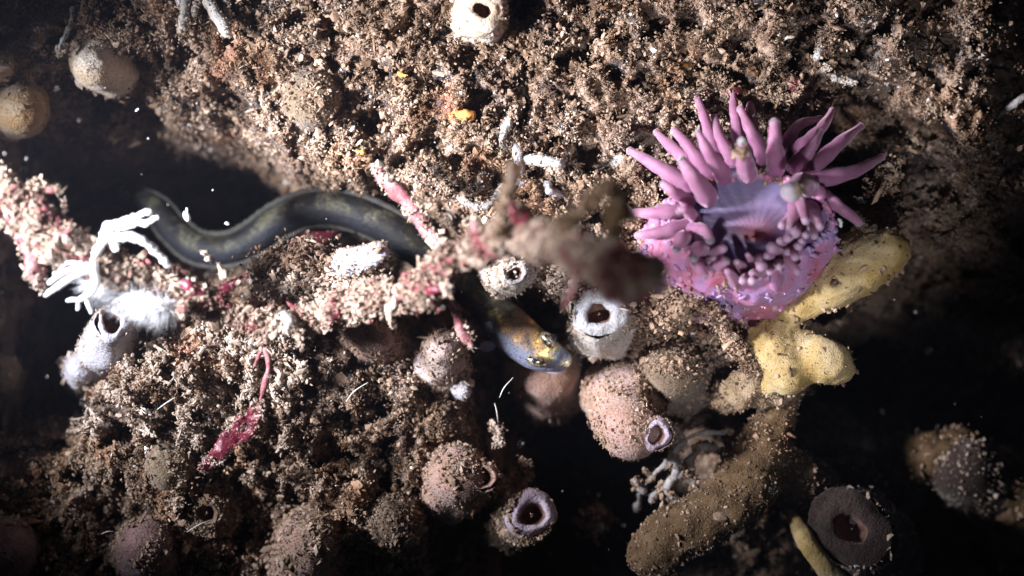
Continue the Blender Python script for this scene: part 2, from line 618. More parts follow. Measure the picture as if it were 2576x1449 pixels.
M['sq_white'] = squirt_mat('sea_squirt_white', (0.34, 0.26, 0.15), (0.48, 0.43, 0.38), (0.60, 0.60, 0.64))
M['sq_lilac'] = squirt_mat('sea_squirt_lilac', (0.34, 0.31, 0.28), (0.45, 0.43, 0.48), (0.56, 0.56, 0.66), 3)
M['sq_ochre'] = squirt_mat('sea_squirt_ochre', (0.33, 0.18, 0.07), (0.50, 0.33, 0.17), (0.74, 0.63, 0.50), 5)
M['sq_olive'] = squirt_mat('sea_squirt_olive', (0.12, 0.085, 0.05), (0.21, 0.155, 0.10), (0.31, 0.24, 0.17), 7)
M['sq_pink'] = squirt_mat('sea_squirt_pink', (0.259, 0.158, 0.094), (0.374, 0.230, 0.180), (0.461, 0.310, 0.288), 9)
M['sq_pale_pink'] = squirt_mat('sea_squirt_pale_pink', (0.416, 0.320, 0.256), (0.544, 0.416, 0.384), (0.624, 0.528, 0.528), 2)
M['sq_dark'] = squirt_mat('sea_squirt_dark', (0.072, 0.048, 0.028), (0.160, 0.112, 0.072), (0.272, 0.200, 0.144), 4)
M['sq_mauve'] = squirt_mat('sea_squirt_mauve', (0.13, 0.07, 0.06), (0.22, 0.13, 0.12), (0.32, 0.21, 0.21), 6)
M['lip_lilac'] = squirt_mat('siphon_lip_lilac', (0.286, 0.204, 0.258), (0.381, 0.299, 0.354), (0.490, 0.422, 0.476), 1)
M['lip_white'] = squirt_mat('siphon_lip_white', (0.30, 0.26, 0.22), (0.42, 0.41, 0.42), (0.54, 0.54, 0.60), 8)
M['sq_cream'] = squirt_mat('sea_squirt_cream', (0.42, 0.28, 0.14), (0.66, 0.54, 0.40), (0.80, 0.76, 0.72), 5)
M['sq_shade_dim'] = squirt_mat('sea_squirt_shade_dim', (0.022, 0.013, 0.010), (0.045, 0.028, 0.023), (0.075, 0.046, 0.040), 6)  # mauve squirt colours darkened: the dark corner's shade is put into them
M['lip_cream'] = squirt_mat('siphon_lip_cream', (0.60, 0.40, 0.24), (0.74, 0.60, 0.48), (0.82, 0.74, 0.68), 8)

# ------------------------------------------------------------------ the ground: one sheet of silty rock
core_x = np.arange(-7.6, 7.6, 0.0165)
core_y = np.arange(-4.9, 4.9, 0.0165)


def widen(c):
    o, s, x = [], 0.05, c[-1]
    while x < 45:
        x += s
        s *= 1.22
        o.append(x)
    o2, s, x = [], 0.05, c[0]
    while x > -45:
        x -= s
        s *= 1.22
        o2.append(x)
    return np.concatenate([o2[::-1], c, o])


gxs, gys = widen(core_x), widen(core_y)
GX, GY = np.meshgrid(gxs, gys)
GZ = ground_h(GX.ravel(), GY.ravel())
GV = np.stack([GX.ravel(), GY.ravel(), GZ], 1)
nx, ny = len(gxs), len(gys)
ii = (np.arange(ny - 1)[:, None] * nx + np.arange(nx - 1)[None, :]).ravel()
GF = np.stack([ii, ii + 1, ii + nx + 1, ii + nx], 1)
ground = mesh_obj('ground', GV, GF, M['sediment'])
tag(ground, None, None, kind='structure')
ground['label'] = 'brown silt-covered rock with pits and dark crevices'

# crumbly silt: tens of thousands of flakes and flocs nobody could count
r = np.random.default_rng(5)
nf = 19000
fx, fy = r.uniform(-6.6, 6.6, nf), r.uniform(-4.1, 4.1, nf)
fz = ground_h(fx, fy)
dens = fbm(np.stack([fx, fy, 0 * fx], 1) * 1.7 + 12, 2)
ok = (r.uniform(-0.75, 0.6, nf) < dens) & (r.random(nf) > 0.85 * bare(fx, fy))
fx, fy, fz = fx[ok], fy[ok], fz[ok]
cen, siz = [], []
for k in range(19):
    sp = 0.040 * np.exp(r.normal(size=len(fx)) * 0.35)
    d = r.normal(size=(len(fx), 3)) * sp[:, None]
    d[:, 2] = np.abs(d[:, 2]) * 1.2
    c = np.stack([fx, fy, fz], 1) + d
    cen.append(c)
    siz.append(0.0072 * np.exp(r.normal(size=len(fx)) * 0.45))
nl = 50000
lx, ly = r.uniform(-6.4, 6.4, nl), r.uniform(-4.0, 4.0, nl)
lz = ground_h(lx, ly)
cen.append(np.stack([lx, ly, lz + 0.005], 1))
siz.append(0.0085 * np.exp(r.normal(size=nl) * 0.5))
nl = 260000
lx, ly = r.uniform(-6.4, 6.4, nl), r.uniform(-4.0, 4.0, nl)
lz = ground_h(lx, ly)
gr1 = np.hypot(ground_h(lx + 0.05, ly) - lz, ground_h(lx, ly + 0.05) - lz) / 0.05
ok = gr1 > r.uniform(1.0, 4.5, nl)
cen.append(np.stack([lx, ly, lz + 0.01], 1)[ok] + r.normal(size=(int(ok.sum()), 3)) * 0.02)
siz.append(0.010 * np.exp(r.normal(size=int(ok.sum())) * 0.45))
cen, siz = np.vstack(cen), np.concatenate(siz)
cv, cf = crumbs(cen, siz, jag=0.45, seed=3)
silt = mesh_obj('silt', cv, cf, M['crumb'], smoothf=False)
# the finest fluff
nl = 560000
lx, ly = r.uniform(-6.0, 6.0, nl), r.uniform(-3.6, 3.6, nl)
ok = perlin(np.stack([lx, ly, 0 * lx], 1) * 5 + 8) + r.normal(size=nl) * 0.35 - 0.7 * bare(lx, ly) > -0.2
lx, ly = lx[ok], ly[ok]
lz = ground_h(lx, ly) + np.abs(r.normal(size=len(lx))) * 0.018
OCT = (np.array([[1, 0, 0], [-1, 0, 0], [0, 1, 0], [0, -1, 0], [0, 0, 1], [0, 0, -1]], float),
       np.array([[0, 2, 4], [2, 1, 4], [1, 3, 4], [3, 0, 4], [2, 0, 5], [1, 2, 5], [3, 1, 5], [0, 3, 5]]))
cv, cf = crumbs(np.stack([lx, ly, lz], 1), 0.0064 * np.exp(r.normal(size=len(lx)) * 0.4), ico=OCT, jag=0.6, seed=13)
fluff = mesh_obj('silt', cv, cf, M['crumb'], smoothf=False)
tag(fluff, 'finest pale brown fluff lying over the rougher silt', 'silt', kind='stuff')
tag(silt, 'loose crumbly brown silt and flocs covering the rock', 'silt', kind='stuff')

# turf-like fuzz of fibres and worm-tube bristles
nl = 520000
lx, ly = r.uniform(-6.0, 6.0, nl), r.uniform(-3.6, 3.6, nl)
ok = perlin(np.stack([lx, ly, 0 * lx], 1) * 3.2 + 28) + r.normal(size=nl) * 0.3 > -0.1
lx, ly = lx[ok], ly[ok]
lz = ground_h(lx, ly) + 0.01
ups = np.tile(np.array([[0, 0, 0.7]]), (len(lx), 1))
fv, ff = slivers(np.stack([lx, ly, lz], 1), ups, 0.040, 0.0034, seed=23, spread=0.7)
turf = mesh_obj('turf', fv, ff, M['turf'], smoothf=False)
tag(turf, 'fine fuzzy brown turf of fibres growing through the silt', 'turf', kind='stuff')

# glossy grains, coloured near white to stand in for glints
n = 1500
sx, sy = r.uniform(-5.6, 5.6, n), r.uniform(-3.4, 3.4, n)
sc = np.stack([sx, sy, ground_h(sx, sy) + 0.05], 1)
cv, cf = crumbs(sc, 0.009 * np.exp(r.normal(size=n) * 0.4), jag=0.5, seed=9)
gr = mesh_obj('sand', cv, cf, M['grain'], smoothf=False)
tag(gr, 'bright glassy sand grains sprinkled over the silt', 'sand', kind='stuff')


# ------------------------------------------------------------------ sea squirts
def squirt(label, base, mouth, prof, rm, m, lip=None, crumb=260, csz=0.013, seed=1, lipw=1.25, squash=1.0, group='sea squirts on the silty rock',
           tiltm=None, cat='sea squirt', noise=0.10, depth=1.6, side=None):
    """base and mouth are (px, py, z); prof the radii in px from base to just under the mouth; rm mouth radius in px or None for a closed dome"""
    base = (base[0], base[1], max(min(base[2], gz(base[0], base[1]) - 0.1), base[2] - 0.45, -2.4))
    b, mo = P(*base), P(*mouth)
    zz = (base[2] + mouth[2]) / 2
    root = thing('sea_squirt', label, cat, b, group)
    rad = [R(v, zz) for v in prof]
    if rm is None:
        V, F, t, a, N = sweep([b, (b + mo) / 2, mo], rad, n=26, seg=36, flat=squash, capn=8)
    else:
        rad = rad + [R(rm * lipw, zz)]
        V, F, t, a, N = sweep([b, (b + mo) / 2, mo], rad, n=30, seg=36, flat=squash, cap1=False, capn=6)
    N = normals(V, F)
    amp = R(np.mean(prof), zz)
    body_end = (1 - t ** 4)
    V = V + N * (amp * noise * 2.5 * body_end * fbm(V / amp * 0.75 + seed * 3.1, 3) - amp * 0.10 * body_end * (0.3 - np.abs(perlin(V / amp * 1.6 + seed))).clip(0)
                 + 0.016 * fbm(V * 13 + seed, 3))[:, None]
    cover = -0.55 if m.name.split('_')[-1] in ('dark', 'olive', 'dim') else (-0.2 if m.name.split('_')[-1] in ('mauve', 'pink', 'ochre') else 0.1)
    axd = (mo - b) / np.linalg.norm(mo - b)
    Lx = np.linalg.norm(mo - b)
    if side:
        s0, s1 = P(*side[0]), P(*side[1])
        rs = [R(side[2] * v, side[1][2]) for v in (2.2, 1.9, 1.6)]
        V2, F2, *_ = sweep([s0, (s0 + s1) / 2, s1], rs, n=18, seg=28, cap1=False, capn=4)
        V2 = V2 + normals(V2, F2) * (0.03 * fbm(V2 * 5 + seed, 3) + 0.014 * fbm(V2 * 14 + seed, 2))[:, None]
        V, F = join([(V, F), (V2, F2)])
    Vj, Fj, fm, sf = with_crumbs(V, F, int(crumb * 9), csz * 0.66, seed=seed, lift=0.2, keep=lambda v, nn: perlin(v * 2.6 + seed) + 0.30 * nn[:, 1] + 0.3 * r.normal(size=len(v)) + 0.9 * (0.62 - (v - b) @ axd / Lx) > cover)
    mesh_obj('tunic', Vj, Fj, None, root, smoothf=sf, mats=[m, M['crumb'] if m.name.split('_')[-1] in ('dark', 'mauve', 'olive', 'pink') else M['pale_crumb']], fmat=fm)
    if side:
        b, mo, rm, lipw = s0, s1, side[2], 1.35
    if rm is not None:
        ax = (mo - b) / np.linalg.norm(mo - b)
        if tiltm is not None:
            ax = ax + np.array(tiltm)
            ax /= np.linalg.norm(ax)
        q = R(rm, mouth[2])
        prs = [(0, lipw * 0.80, -0.7), (0, lipw * 1.10, -0.36), (0, lipw * 1.05, -0.10), (0, 0.72 * lipw + 0.28, 0.14), (0, 0.36 * lipw + 0.64, 0.26),
               (0, 1.0, 0.20), (0, 0.88, 0.02), (0, 0.80, -0.3), (0, 0.72, -0.8), (0, 0.6, -depth), (0, 0.05, -depth * 1.15)]
        up = np.array([0, 0, 1.0])
        u = up - ax * up.dot(ax)
        if np.linalg.norm(u) < 1e-3:
            u = np.array([0, 1.0, 0])
        u /= np.linalg.norm(u)
        w_ = np.cross(ax, u)
        seg = 48
        ang = np.linspace(0, 2 * math.pi, seg, endpoint=False)
        rings = []
        prs = catmull(np.array(prs, float), 31)
        for _, rr, hh in prs:
            wob = 1 + 0.09 * np.sin(ang * 2 + seed) + 0.06 * np.sin(ang * 3 + seed) + 0.03 * np.sin(ang * 7 + seed * 2)
            rings.append(mo + ax * hh * q + (u[None] * np.cos(ang)[:, None] * squash + w_[None] * np.sin(ang)[:, None]) * q * rr * wob[:, None])
        V = np.vstack(rings)
        nr = len(prs)
        i = np.arange(nr - 1)[:, None] * seg
        j = np.arange(seg)[None]
        Q = np.stack([i + j, i + (j + 1) % seg, i + seg + (j + 1) % seg, i + seg + j], -1)
        V = V + 0.026 * normals(V, Q.reshape(-1, 4)) * fbm(V * 5 + seed, 5)[:, None]
        mesh_obj('siphon', V[:seg * 20], Q[:19].reshape(-1, 4), lip or m, root)
        mesh_obj('siphon_throat', V[seg * 19:], (Q[19:] - seg * 19).reshape(-1, 4), M['throat'], root)
    return root


G = 'sea squirts on the silty rock'
squirt('cream sea squirt with an orange-brown siphon, on the bright silt at the top edge', (1200, 46, 0.2), (1214, 26, 0.98), [66, 76, 66], 24, M['sq_cream'], M['lip_cream'], 160, seed=1, lipw=2.0)
squirt('bright cream and brown sea squirt hanging over the dark crevice', (300, 140, -0.9), (232, 170, 0.3), [80, 95, 78, 45], None, M['sq_cream'], None, 200, seed=2)
squirt('smooth honey-brown sea squirt at the left edge above the dark crevice', (10, 250, -1.2), (50, 275, -0.15), [75, 85, 60], None, M['sq_ochre'], None, 60, seed=3)
squirt('small amber sea squirt above the honey-brown one at the left edge', (-5, 150, -0.5), (-5, 170, 0.2), [40, 42, 30], None, M['sq_ochre'], None, 60, seed=33)
squirt('broad olive-brown sea squirt half sunk in silt left of the bright patch', (790, 230, -0.5), (783, 250, 0.32), [92, 95, 70], None, M['sq_olive'], None, 420, seed=4, noise=.07)
squirt('white sea squirt with grey slit opening beneath the blurred twig', (1262, 640, -0.3), (1296, 690, 0.75), [72, 82, 74], 24, M['sq_white'], M['lip_white'], 420, seed=5, squash=.8)
squirt('white ring-mouthed sea squirt below left of the pink anemone', (1520, 830, -0.6), (1506, 790, 0.85), [78, 88, 78], 34, M['sq_white'], M['lip_white'], 500, seed=6, lipw=1.7)
squirt('tall lilac-white sea squirt with a round hole, under the white fuzzy growth', (262, 930, -1.3), (282, 812, 0.5), [82, 76, 70, 60], 27, M['sq_lilac'], M['sq_lilac'], 200, seed=7, lipw=1.5, tiltm=(0, 0.2, .3))
squirt('low lilac sea squirt at the foot of the tall holed one', (210, 950, -1.2), (205, 925, -0.35), [50, 48, 34], None, M['sq_lilac'], None, 120, seed=8)
squirt('pale pink cone-shaped sea squirt left of the fish head', (1110, 960, -0.9), (1112, 872, 0.35), [58, 66, 60, 42], None, M['sq_pale_pink'], None, 340, seed=9)
squirt('lilac-tipped sea squirt hanging at the edge of the dark hole', (1130, 945, -0.7), (1163, 985, -0.1), [34, 30, 20], None, M['sq_lilac'], None, 80, seed=10)
squirt('large pinkish-brown sea squirt with a red-brown side siphon below the ring-mouthed one', (1532, 925, -0.9), (1588, 1080, 0.35), [66, 84, 92, 74], None, M['sq_pink'], M['lip_lilac'], 1300, seed=11, csz=.011,
       side=((1612, 1062, -0.1), (1654, 1094, 0.62), 25), tiltm=(0.2, -.05, 0.8))
squirt('pink sea squirt with dark red mouth beside the black hollow', (1130, 1225, -0.7), (1150, 1195, 0.2), [84, 90, 70], None, M['sq_pink'], M['sq_pink'], 700, seed=13,
       side=((1172, 1203, -0.25), (1217, 1202, 0.36), 24), tiltm=(0.2, 0, 0.9))
squirt('brown sea squirt with a wide lilac-rimmed mouth facing right', (1235, 1315, -0.9), (1337, 1295, 0.1), [66, 74, 66], 35, M['sq_dark'], M['lip_lilac'], 620, seed=14, lipw=1.6, tiltm=(0, 0, 1.3))
squirt('dim grey-brown sea squirt with a small dark mouth above the pink dome', (525, 1270, -0.8), (520, 1292, 0.05), [78, 80, 66], 24, M['sq_dark'], M['sq_dark'], 420, seed=15)
squirt('dull pink rounded sea squirt low at the lower left', (372, 1400, -0.8), (368, 1368, 0.12), [84, 84, 62], None, M['sq_mauve'], None, 420, seed=16)
squirt('large silty sea squirt with a pale pink crown at the bottom edge', (770, 1400, -0.8), (792, 1350, 0.35), [112, 110, 84, 42], None, M['sq_pink'], None, 1300, seed=17)
squirt('greyish brown silt-coated sea squirt right of the large bottom one', (985, 1340, -0.8), (990, 1310, 0.05), [88, 84, 60], None, M['sq_dark'], None, 1300, seed=18)
squirt('dim tan sea squirt buried in silt below the left crevice', (430, 1190, -0.7), (425, 1172, 0.05), [78, 80, 58], None, M['sq_olive'], None, 620, seed=19)
squirt('dusky pink sea squirt filling the bottom left corner', (5, 1400, -0.8), (10, 1378, 0.0), [100, 100, 74], None, M['sq_mauve'], None, 200, seed=20)
squirt('very dim olive sea squirt at the left edge in the dark', (-10, 950, -1.6), (0, 940, -0.8), [60, 60, 44], None, M['sq_olive'], None, 60, seed=21)
squirt('flat tan sea squirt with an orange-brown stain beneath the twig', (935, 860, -0.6), (930, 842, 0.15), [92, 90, 62], None, M['sq_pink'], None, 520, seed=22, squash=.65)
squirt('translucent brown sea squirt dusted with silt, right of the large pinkish-brown one', (1705, 980, -1.2), (1690, 935, -0.1), [90, 92, 70], None, M['sq_dark'], None, 700, seed=23)
squirt('dim brown sea squirt low behind the fish snout', (1390, 960, -1.6), (1380, 930, -0.75), [110, 112, 76], None, M['sq_pink'], None, 200, seed=24)
squirt('grey-brown smooth sea squirt peeping through the silt web', (555, 862, -0.7), (545, 868, -0.02), [62, 60, 40], None, M['sq_dark'], None, 30, seed=25, squash=.6)
squirt('large mauve sea squirt coloured dark as if in shade, with a long dark mouth at the lower right', (2180, 1400, -1.1), (2142, 1330, -0.05), [105, 118, 110], 42, M['sq_shade_dim'], M['sq_shade_dim'], 120, seed=26, lipw=2.1, squash=1.15, tiltm=(-.1, .1, 0.9))
squirt('faint brown sea squirt lobe in the dark right corner', (2590, 1290, -2.2), (2420, 1180, -1.3), [100, 98, 80], None, M['sq_shade_dim'], None, 300, seed=27)


# ------------------------------------------------------------------ pink anemone
def A(x, y, z):
    return P(1569 + 0.2707 * x, 209.2 + 0.2707 * y, z)


anem = thing('sea_anemone', 'pink and violet sea anemone with tapering tentacles around a blue-violet disc', 'sea anemone', P(1860, 645, 0.0))
rings = [((1858, 645), 262, 182, -0.45), ((1858, 645), 256, 176, -0.1), ((1858, 640), 252, 172, 0.22), ((1862, 630), 244, 166, 0.5), ((1868, 612), 230, 156, 0.78),
         ((1876, 590), 216, 142, 0.98), ((1884, 566), 206, 128, 1.08), ((1888, 548), 198, 118, 1.08), ((1890, 540), 190, 112, 1.02)]
seg = 150
ang = np.linspace(0, 2 * math.pi, seg, endpoint=False)
RV = []
dense = 8
rk = np.array([[c[0], c[1], a_, b_, z] for (c, a_, b_, z) in rings], float)
rk = catmull(rk, (len(rings) - 1) * dense + 1)
for cx, cy, a_, b_, z in rk:
    for t in ang:
        wob = 1 + 0.03 * math.sin(3 * t + 1) + 0.018 * math.sin(7 * t + 2)
        RV.append(P(cx + a_ * wob * math.cos(t), cy - b_ * wob * math.sin(t), z))
RV = np.array(RV)
nr = len(rk)
i = np.arange(nr - 1)[:, None] * seg
j = np.arange(seg)[None]
RQ = np.stack([i + j, i + (j + 1) % seg, i + seg + (j + 1) % seg, i + seg + j], -1).reshape(-1, 4)
RN = normals(RV, RQ)
RV = RV + RN * (0.05 * fbm(RV * 2.2, 3) + 0.02 * perlin(RV * 8))[:, None]
wr = np.random.default_rng(4)
idx = wr.integers(seg * 6, len(RV) - seg * 8, 420)
wv, wf = crumbs(RV[idx] + RN[idx] * 0.004, 0.022 * np.exp(wr.normal(size=len(idx)) * .35), ico=ICO2, jag=0.08, seed=6)
i2 = wr.integers(seg * 4, len(RV) - seg * 10, 2600)
i2 = i2[(perlin(RV[i2] * 1.9 + 4) > 0.16)]
sv, sf_ = crumbs(RV[i2] + RN[i2] * 0.02 + wr.normal(size=(len(i2), 3)) * 0.02, 0.014 * np.exp(wr.normal(size=len(i2)) * .4), seed=8)
V = np.vstack([RV, wv, sv])
F = [RQ, np.vstack([wf + len(RV), sf_ + len(RV) + len(wv)])]
mesh_obj('column', V, F, None, anem, mats=[M['column'], M['crumb']],
         fmat=np.concatenate([np.zeros(len(RQ) + len(wf)), np.ones(len(sf_))]))
# oral disc with a mouth mound low in it
dk, rad_a = [], []
dseg = 160
dang = np.linspace(0, 2 * math.pi, dseg, endpoint=False)
nrr = 46
mouth = (1898, 596)
for k in range(nrr):
    f = k / (nrr - 1)
    cx = 1890 + (mouth[0] - 1890) * f ** 1.1
    cy = 541 + (mouth[1] - 541) * f ** 1.1
    a_, b_ = 190 * (1 - f) + 0.5 * f, 112 * (1 - f) + 0.3 * f
    z = 1.05 - 0.05 * math.sin(math.pi * min(f * 1.25, 1) * 0.5) + 0.07 * smooth(0.5, 0.86, f) - 0.05 * smooth(0.97, 1.0, f)
    for t in dang:
        rid = 0.0012 * math.sin(t * 24) * math.sin(math.pi * f)
        dk.append(P(cx + a_ * math.cos(t), cy - b_ * math.sin(t), z + rid))
        rad_a.append(f)
dk = np.array(dk)
i = np.arange(nrr - 1)[:, None] * dseg
j = np.arange(dseg)[None]
DQ = np.stack([i + j, i + (j + 1) % dseg, i + dseg + (j + 1) % dseg, i + dseg + j], -1).reshape(-1, 4)
M['disc'] = mat('oral_disc', [(0.3, (0.80, 0.78, 0.82)), (0.7, (1, 1, 1))], scale=3, rough=0.42, spec=0.4, bump=0.15, bump_scale=50, attr='radial',
                attr_stops=[(0.0, (0.20, 0.09, 0.22)), (0.12, (0.13, 0.10, 0.22)), (0.40, (0.18, 0.145, 0.25)), (0.66, (0.24, 0.17, 0.27)),
                            (0.82, (0.30, 0.15, 0.21)), (0.93, (0.38, 0.11, 0.11)), (1.0, (0.36, 0.08, 0.06))], sss=0.3, sss_scale=0.12, sss_col=(0.8, 0.6, 1), sheen=.2)
ra = np.array(rad_a) + 0.009 * perlin(np.stack([np.tile(np.cos(dang), nrr) * 9, np.tile(np.sin(dang), nrr) * 9, np.array(rad_a) * 1.2], 1)) + 0.07 * fbm(dk * 3, 2)
mesh_obj('oral_disc', dk, DQ, M['disc'], anem, attrs={'radial': np.clip(ra, 0, 1)})

B = 966
TT = [  # tip, base, via(or None), base width, tip width, z tip, z base, z via   (zoomed-in photo coordinates)
    ((60, 632), (610, 965), (320, 780), 165, 56, 0.75, 1.05), ((300, 460), (690, 810), (470, 620), 140, 56, 0.6, 1.0),
    ((472, 448), (790, 850), (620, 610), 140, 54, 0.85, 1.05), ((682, 138), (845, 640), (752, 340), 112, 52, 0.55, 0.95),
    ((843, 318), (1010, 730), (890, 510), 118, 52, 0.8, 1.0), ((692, 460), (915, 840), (785, 640), 140, 56, 1.5, 1.2),
    ((1010, 68), (1075, 620), (1030, 300), 120, 50, 0.45, 0.9), ((1165, 140), (1200, 600), (1185, 330), 110, 46, 0.3, 0.8),
    ((1085, 243), (1285, 660), (1170, 430), 128, 50, 0.85, 1.0), ((1103, 550), (1145, 830), (1118, 690), 172, 74, 1.75, 1.2),
    ((1400, 372), (1412, 760), (1400, 560), 156, 76, 1.45, 1.2), ((1938, 262), (1640, 590), (1830, 420), 116, 54, 0.35, 0.9),
    ((1825, 330), (1470, 640), (1610, 400), 120, 50, 0.25, 0.85), ((1820, 455), (1612, 745), (1745, 590), 140, 52, 1.2, 1.15),
    ((2198, 402), (1730, 800), (1990, 570), 150, 54, 0.5, 1.0), ((2398, 690), (1740, 900), (2110, 830), 165, 50, 0.5, 1.0),
    ((2180, 1292), (1850, 1050), (2030, 1170), 130, 60, 0.95, 0.95), ((540, 728), (765, 1035), (640, 870), 176, 70, 1.5, 1.2),
    ((368, 940), (585, 1095), (460, 1005), 112, 58, 1.35, 1.15), ((518, 1185), (655, 1250), (575, 1180), 100, 60, 1.45, 1.15),
    ((75, 1200), (540, 1165), (300, 1205), 140, 56, 0.9, 1.05), ((130, 1415), (620, 1320), (350, 1380), 140, 56, 0.95, 1.05),
    ((800, 1455), (630, 1350), (750, 1365), 110, 68, 1.5, 1.1), ((490, 1540), (570, 1480), (540, 1440), 150, 62, 1.5, 1.05),
    ((650, 1610), (730, 1540), (690, 1530), 140, 76, 1.5, 1.1), ((745, 1780), (680, 1640), (700, 1700), 120, 60, 1.35, 1.1),
    ((1560, 1010), (1720, 960), (1640, 930), 170, 150, 1.75, 1.1),
    ((922, 570 + B), (800, 620 + B), None, 76, 62, 1.45, 1.1), ((945, 690 + B), (800, 750 + B), (890, 730 + B), 80, 60, 1.5, 1.1),
    ((1045, 695 + B), (1110, 760 + B), None, 78, 52, 1.45, 1.1), ((1150, 630 + B), (1235, 770 + B), None, 90, 46, 1.35, 1.1),
    ((1192, 802 + B), (1290, 790 + B), None, 74, 60, 1.45, 1.1), ((1278, 735 + B), (1265, 680 + B), None, 84, 84, 1.6, 1.15),
    ((1325, 640 + B), (1395, 610 + B), None, 72, 62, 1.5, 1.1), ((1370, 562 + B), (1480, 610 + B), None, 84, 74, 1.55, 1.1),
    ((1443, 742 + B), (1420, 690 + B), None, 66, 64, 1.55, 1.1), ((1358, 785 + B), (1360, 730 + B), None, 70, 58, 1.5, 1.1),
    ((1188, 872 + B), (1230, 830 + B), None, 70, 68, 1.5, 1.1), ((1100, 868 + B), (1130, 810 + B), None, 70, 62, 1.5, 1.1),
    ((960, 780 + B), (1040, 880 + B), None, 90, 54, 1.45, 1.05), ((1612, 785 + B), (1480, 640 + B), None, 92, 56, 1.25, 1.1),
    ((1590, 650 + B), (1560, 570 + B), None, 84, 60, 1.6, 1.1), ((1622, 550 + B), (1580, 540 + B), None, 60, 60, 1.6, 1.1),
    ((1652, 502 + B), (1620, 500 + B), None, 56, 54, 1.6, 1.1), ((1690, 448 + B), (1640, 460 + B), None, 60, 58, 1.6, 1.1),
    ((1522, 476 + B), (1550, 450 + B), None, 66, 60, 1.6, 1.1), ((1450, 502 + B), (1490, 520 + B), None, 66, 58, 1.5, 1.1),
    ((1592, 425 + B), (1600, 360 + B), None, 86, 76, 1.55, 1.1), ((1768, 455 + B), (1740, 320 + B), None, 80, 54, 1.35, 1.1),
    ((1820, 370 + B), (1740, 200 + B), None, 110, 60, 1.35, 1.1), ((1688, 312 + B), (1650, 160 + B), None, 90, 60, 1.6, 1.2),
    ((1540, 385 + B), (1590, 190 + B), None, 100, 62, 1.5, 1.15), ((1462, 360 + B), (1550, 270 + B), None, 66, 56, 1.45, 1.1),
    ((1250, 800 + B), (1300, 720 + B), None, 74, 56, 1.3, 1.05), ((860, 660 + B), (760, 700 + B), None, 90, 60, 1.3, 1.05),
    ((700, 1440), (610, 1420), None, 120, 90, 1.3, 1.05), ((1700, 1330), (1660, 1200), None, 120, 70, 1.2, 1.05),
    ((1520, 600 + B), (1500, 560 + B), None, 70, 60, 1.4, 1.1),
]
dcen = A(1190, 1230, 1.0)
for k, (tp, bs, via, wb, wt, zt, zb) in enumerate(TT):
    p0, p1 = A(*bs, zb), A(*tp, zt)
    pm = A(*via, (zt + zb) / 2 + 0.12) if via else (p0 + p1) / 2 + np.array([0, 0, 0.04])
    back = (p0 - pm) * 0.25 + np.array([0, 0, -0.14])
    kk = 0.2707 / 2 * 1.10
    small = via is None
    if small:
        wb, wt = wb * 1.22, wt * 1.15
    rb, rt = R(wb * kk, zb), R(wt * kk, zt)
    pts = [p0 + back, p0, pm, p1]
    rads = [rb * 0.86, rb * 1.03, rb * 0.52 + rt * 0.48, rt * 1.0]
    if not small:
        pts = [p0 + back, p0, pm, p1 * 0.85 + pm * 0.15 + 0.02 * (pm - p0), p1]
        rads = [rb * 0.86, rb * 1.03, rb * 0.60 + rt * 0.45, rt * 1.18, rt * 1.25]
    V, F, t, a, N = sweep(pts, rads, n=26 if not small else 18, seg=18, capn=5)
    V = V + N * (0.010 * perlin(V * 5 + k))[:, None]
    V[:-2] += (N[:-2] * (0.006 * np.cos(t[:-2] * 46) * (t[:-2] < 0.5))[:, None])
    mesh_obj('tentacle', V, F, M['tentacle'], anem, attrs={'along': t})

# silt caught on some tentacles
tr = np.random.default_rng(77)


def tuft(name, label, cat, pts, spread, count, size, m, seed, group=None):
    """an irregular fluffy floc built of many joined flakes round a wandering line"""
    r_ = np.random.default_rng(seed)
    c = catmull(np.array(pts, float), 60)
    count, size = int(count * 2.4), size * 0.56
    idx = r_.integers(0, 60, count)
    d = r_.normal(size=(count, 3))
    ln_ = np.linalg.norm(d, axis=1)[:, None]
    cen_ = c[idx] + d / ln_ * np.minimum(ln_, 2.0) * spread * (0.8 + 0.9 * fbm(c[idx] * 5 + d * .8 + seed, 2))[:, None]
    v, f = crumbs(cen_, size * np.exp(r_.normal(size=count) * 0.4), jag=0.5, seed=seed + 1)
    cv0, cf0, _, _, _ = sweep(c[::10], [spread * 0.7] * 6, n=30, seg=12, capn=3)
    cv0 = cv0 + normals(cv0, cf0) * (spread * 0.8 * fbm(cv0 * 7 + seed, 3))[:, None]
    v, f = join([(cv0, cf0), (v, f)])
    o = mesh_obj(name, v, f, m, smoothf=False)
    tag(o, label, cat, group)
    return o


GT = 'silt clumps among the growth'
tuft('silt_clump', 'small olive silt clump stuck to the short front tentacle', 'silt clump', [A(1060, 640, 1.62), A(1110, 640, 1.8)], 0.035, 120, 0.011, M['crumb'], 31, GT)
tuft('silt_clump', 'greenish silt clump on the curled tentacle facing the viewer', 'silt clump', [A(1620, 990, 2.0), A(1650, 1020, 1.95)], 0.035, 70, 0.010, M['sq_olive'], 32, GT)
tuft('silt_clump', 'pale tan silt clump hanging beside the white slit-mouthed squirt', 'silt clump', [P(1395, 715, 0.5), P(1430, 690, 0.6), P(1425, 735, 0.5)], 0.085, 700, 0.018, M['pale_crumb'], 33, GT)
tuft('silt_clump', 'long ragged brown silt strand hanging below the anemone', 'silt clump',
     [P(1720, 760, 1.0), P(1790, 785, 0.9), P(1830, 840, 0.5), P(1860, 880, 0.4), P(1895, 930, 0.3)], 0.055, 900, 0.017, M['crumb'], 34, GT)
tuft('silt_clump', 'brown fluffy silt clump on the left foot of the strand below the anemone', 'silt clump', [P(1660, 790, 0.6), P(1700, 770, 0.7), P(1620, 810, 0.3)], 0.10, 800, 0.019, M['crumb'], 35, GT)
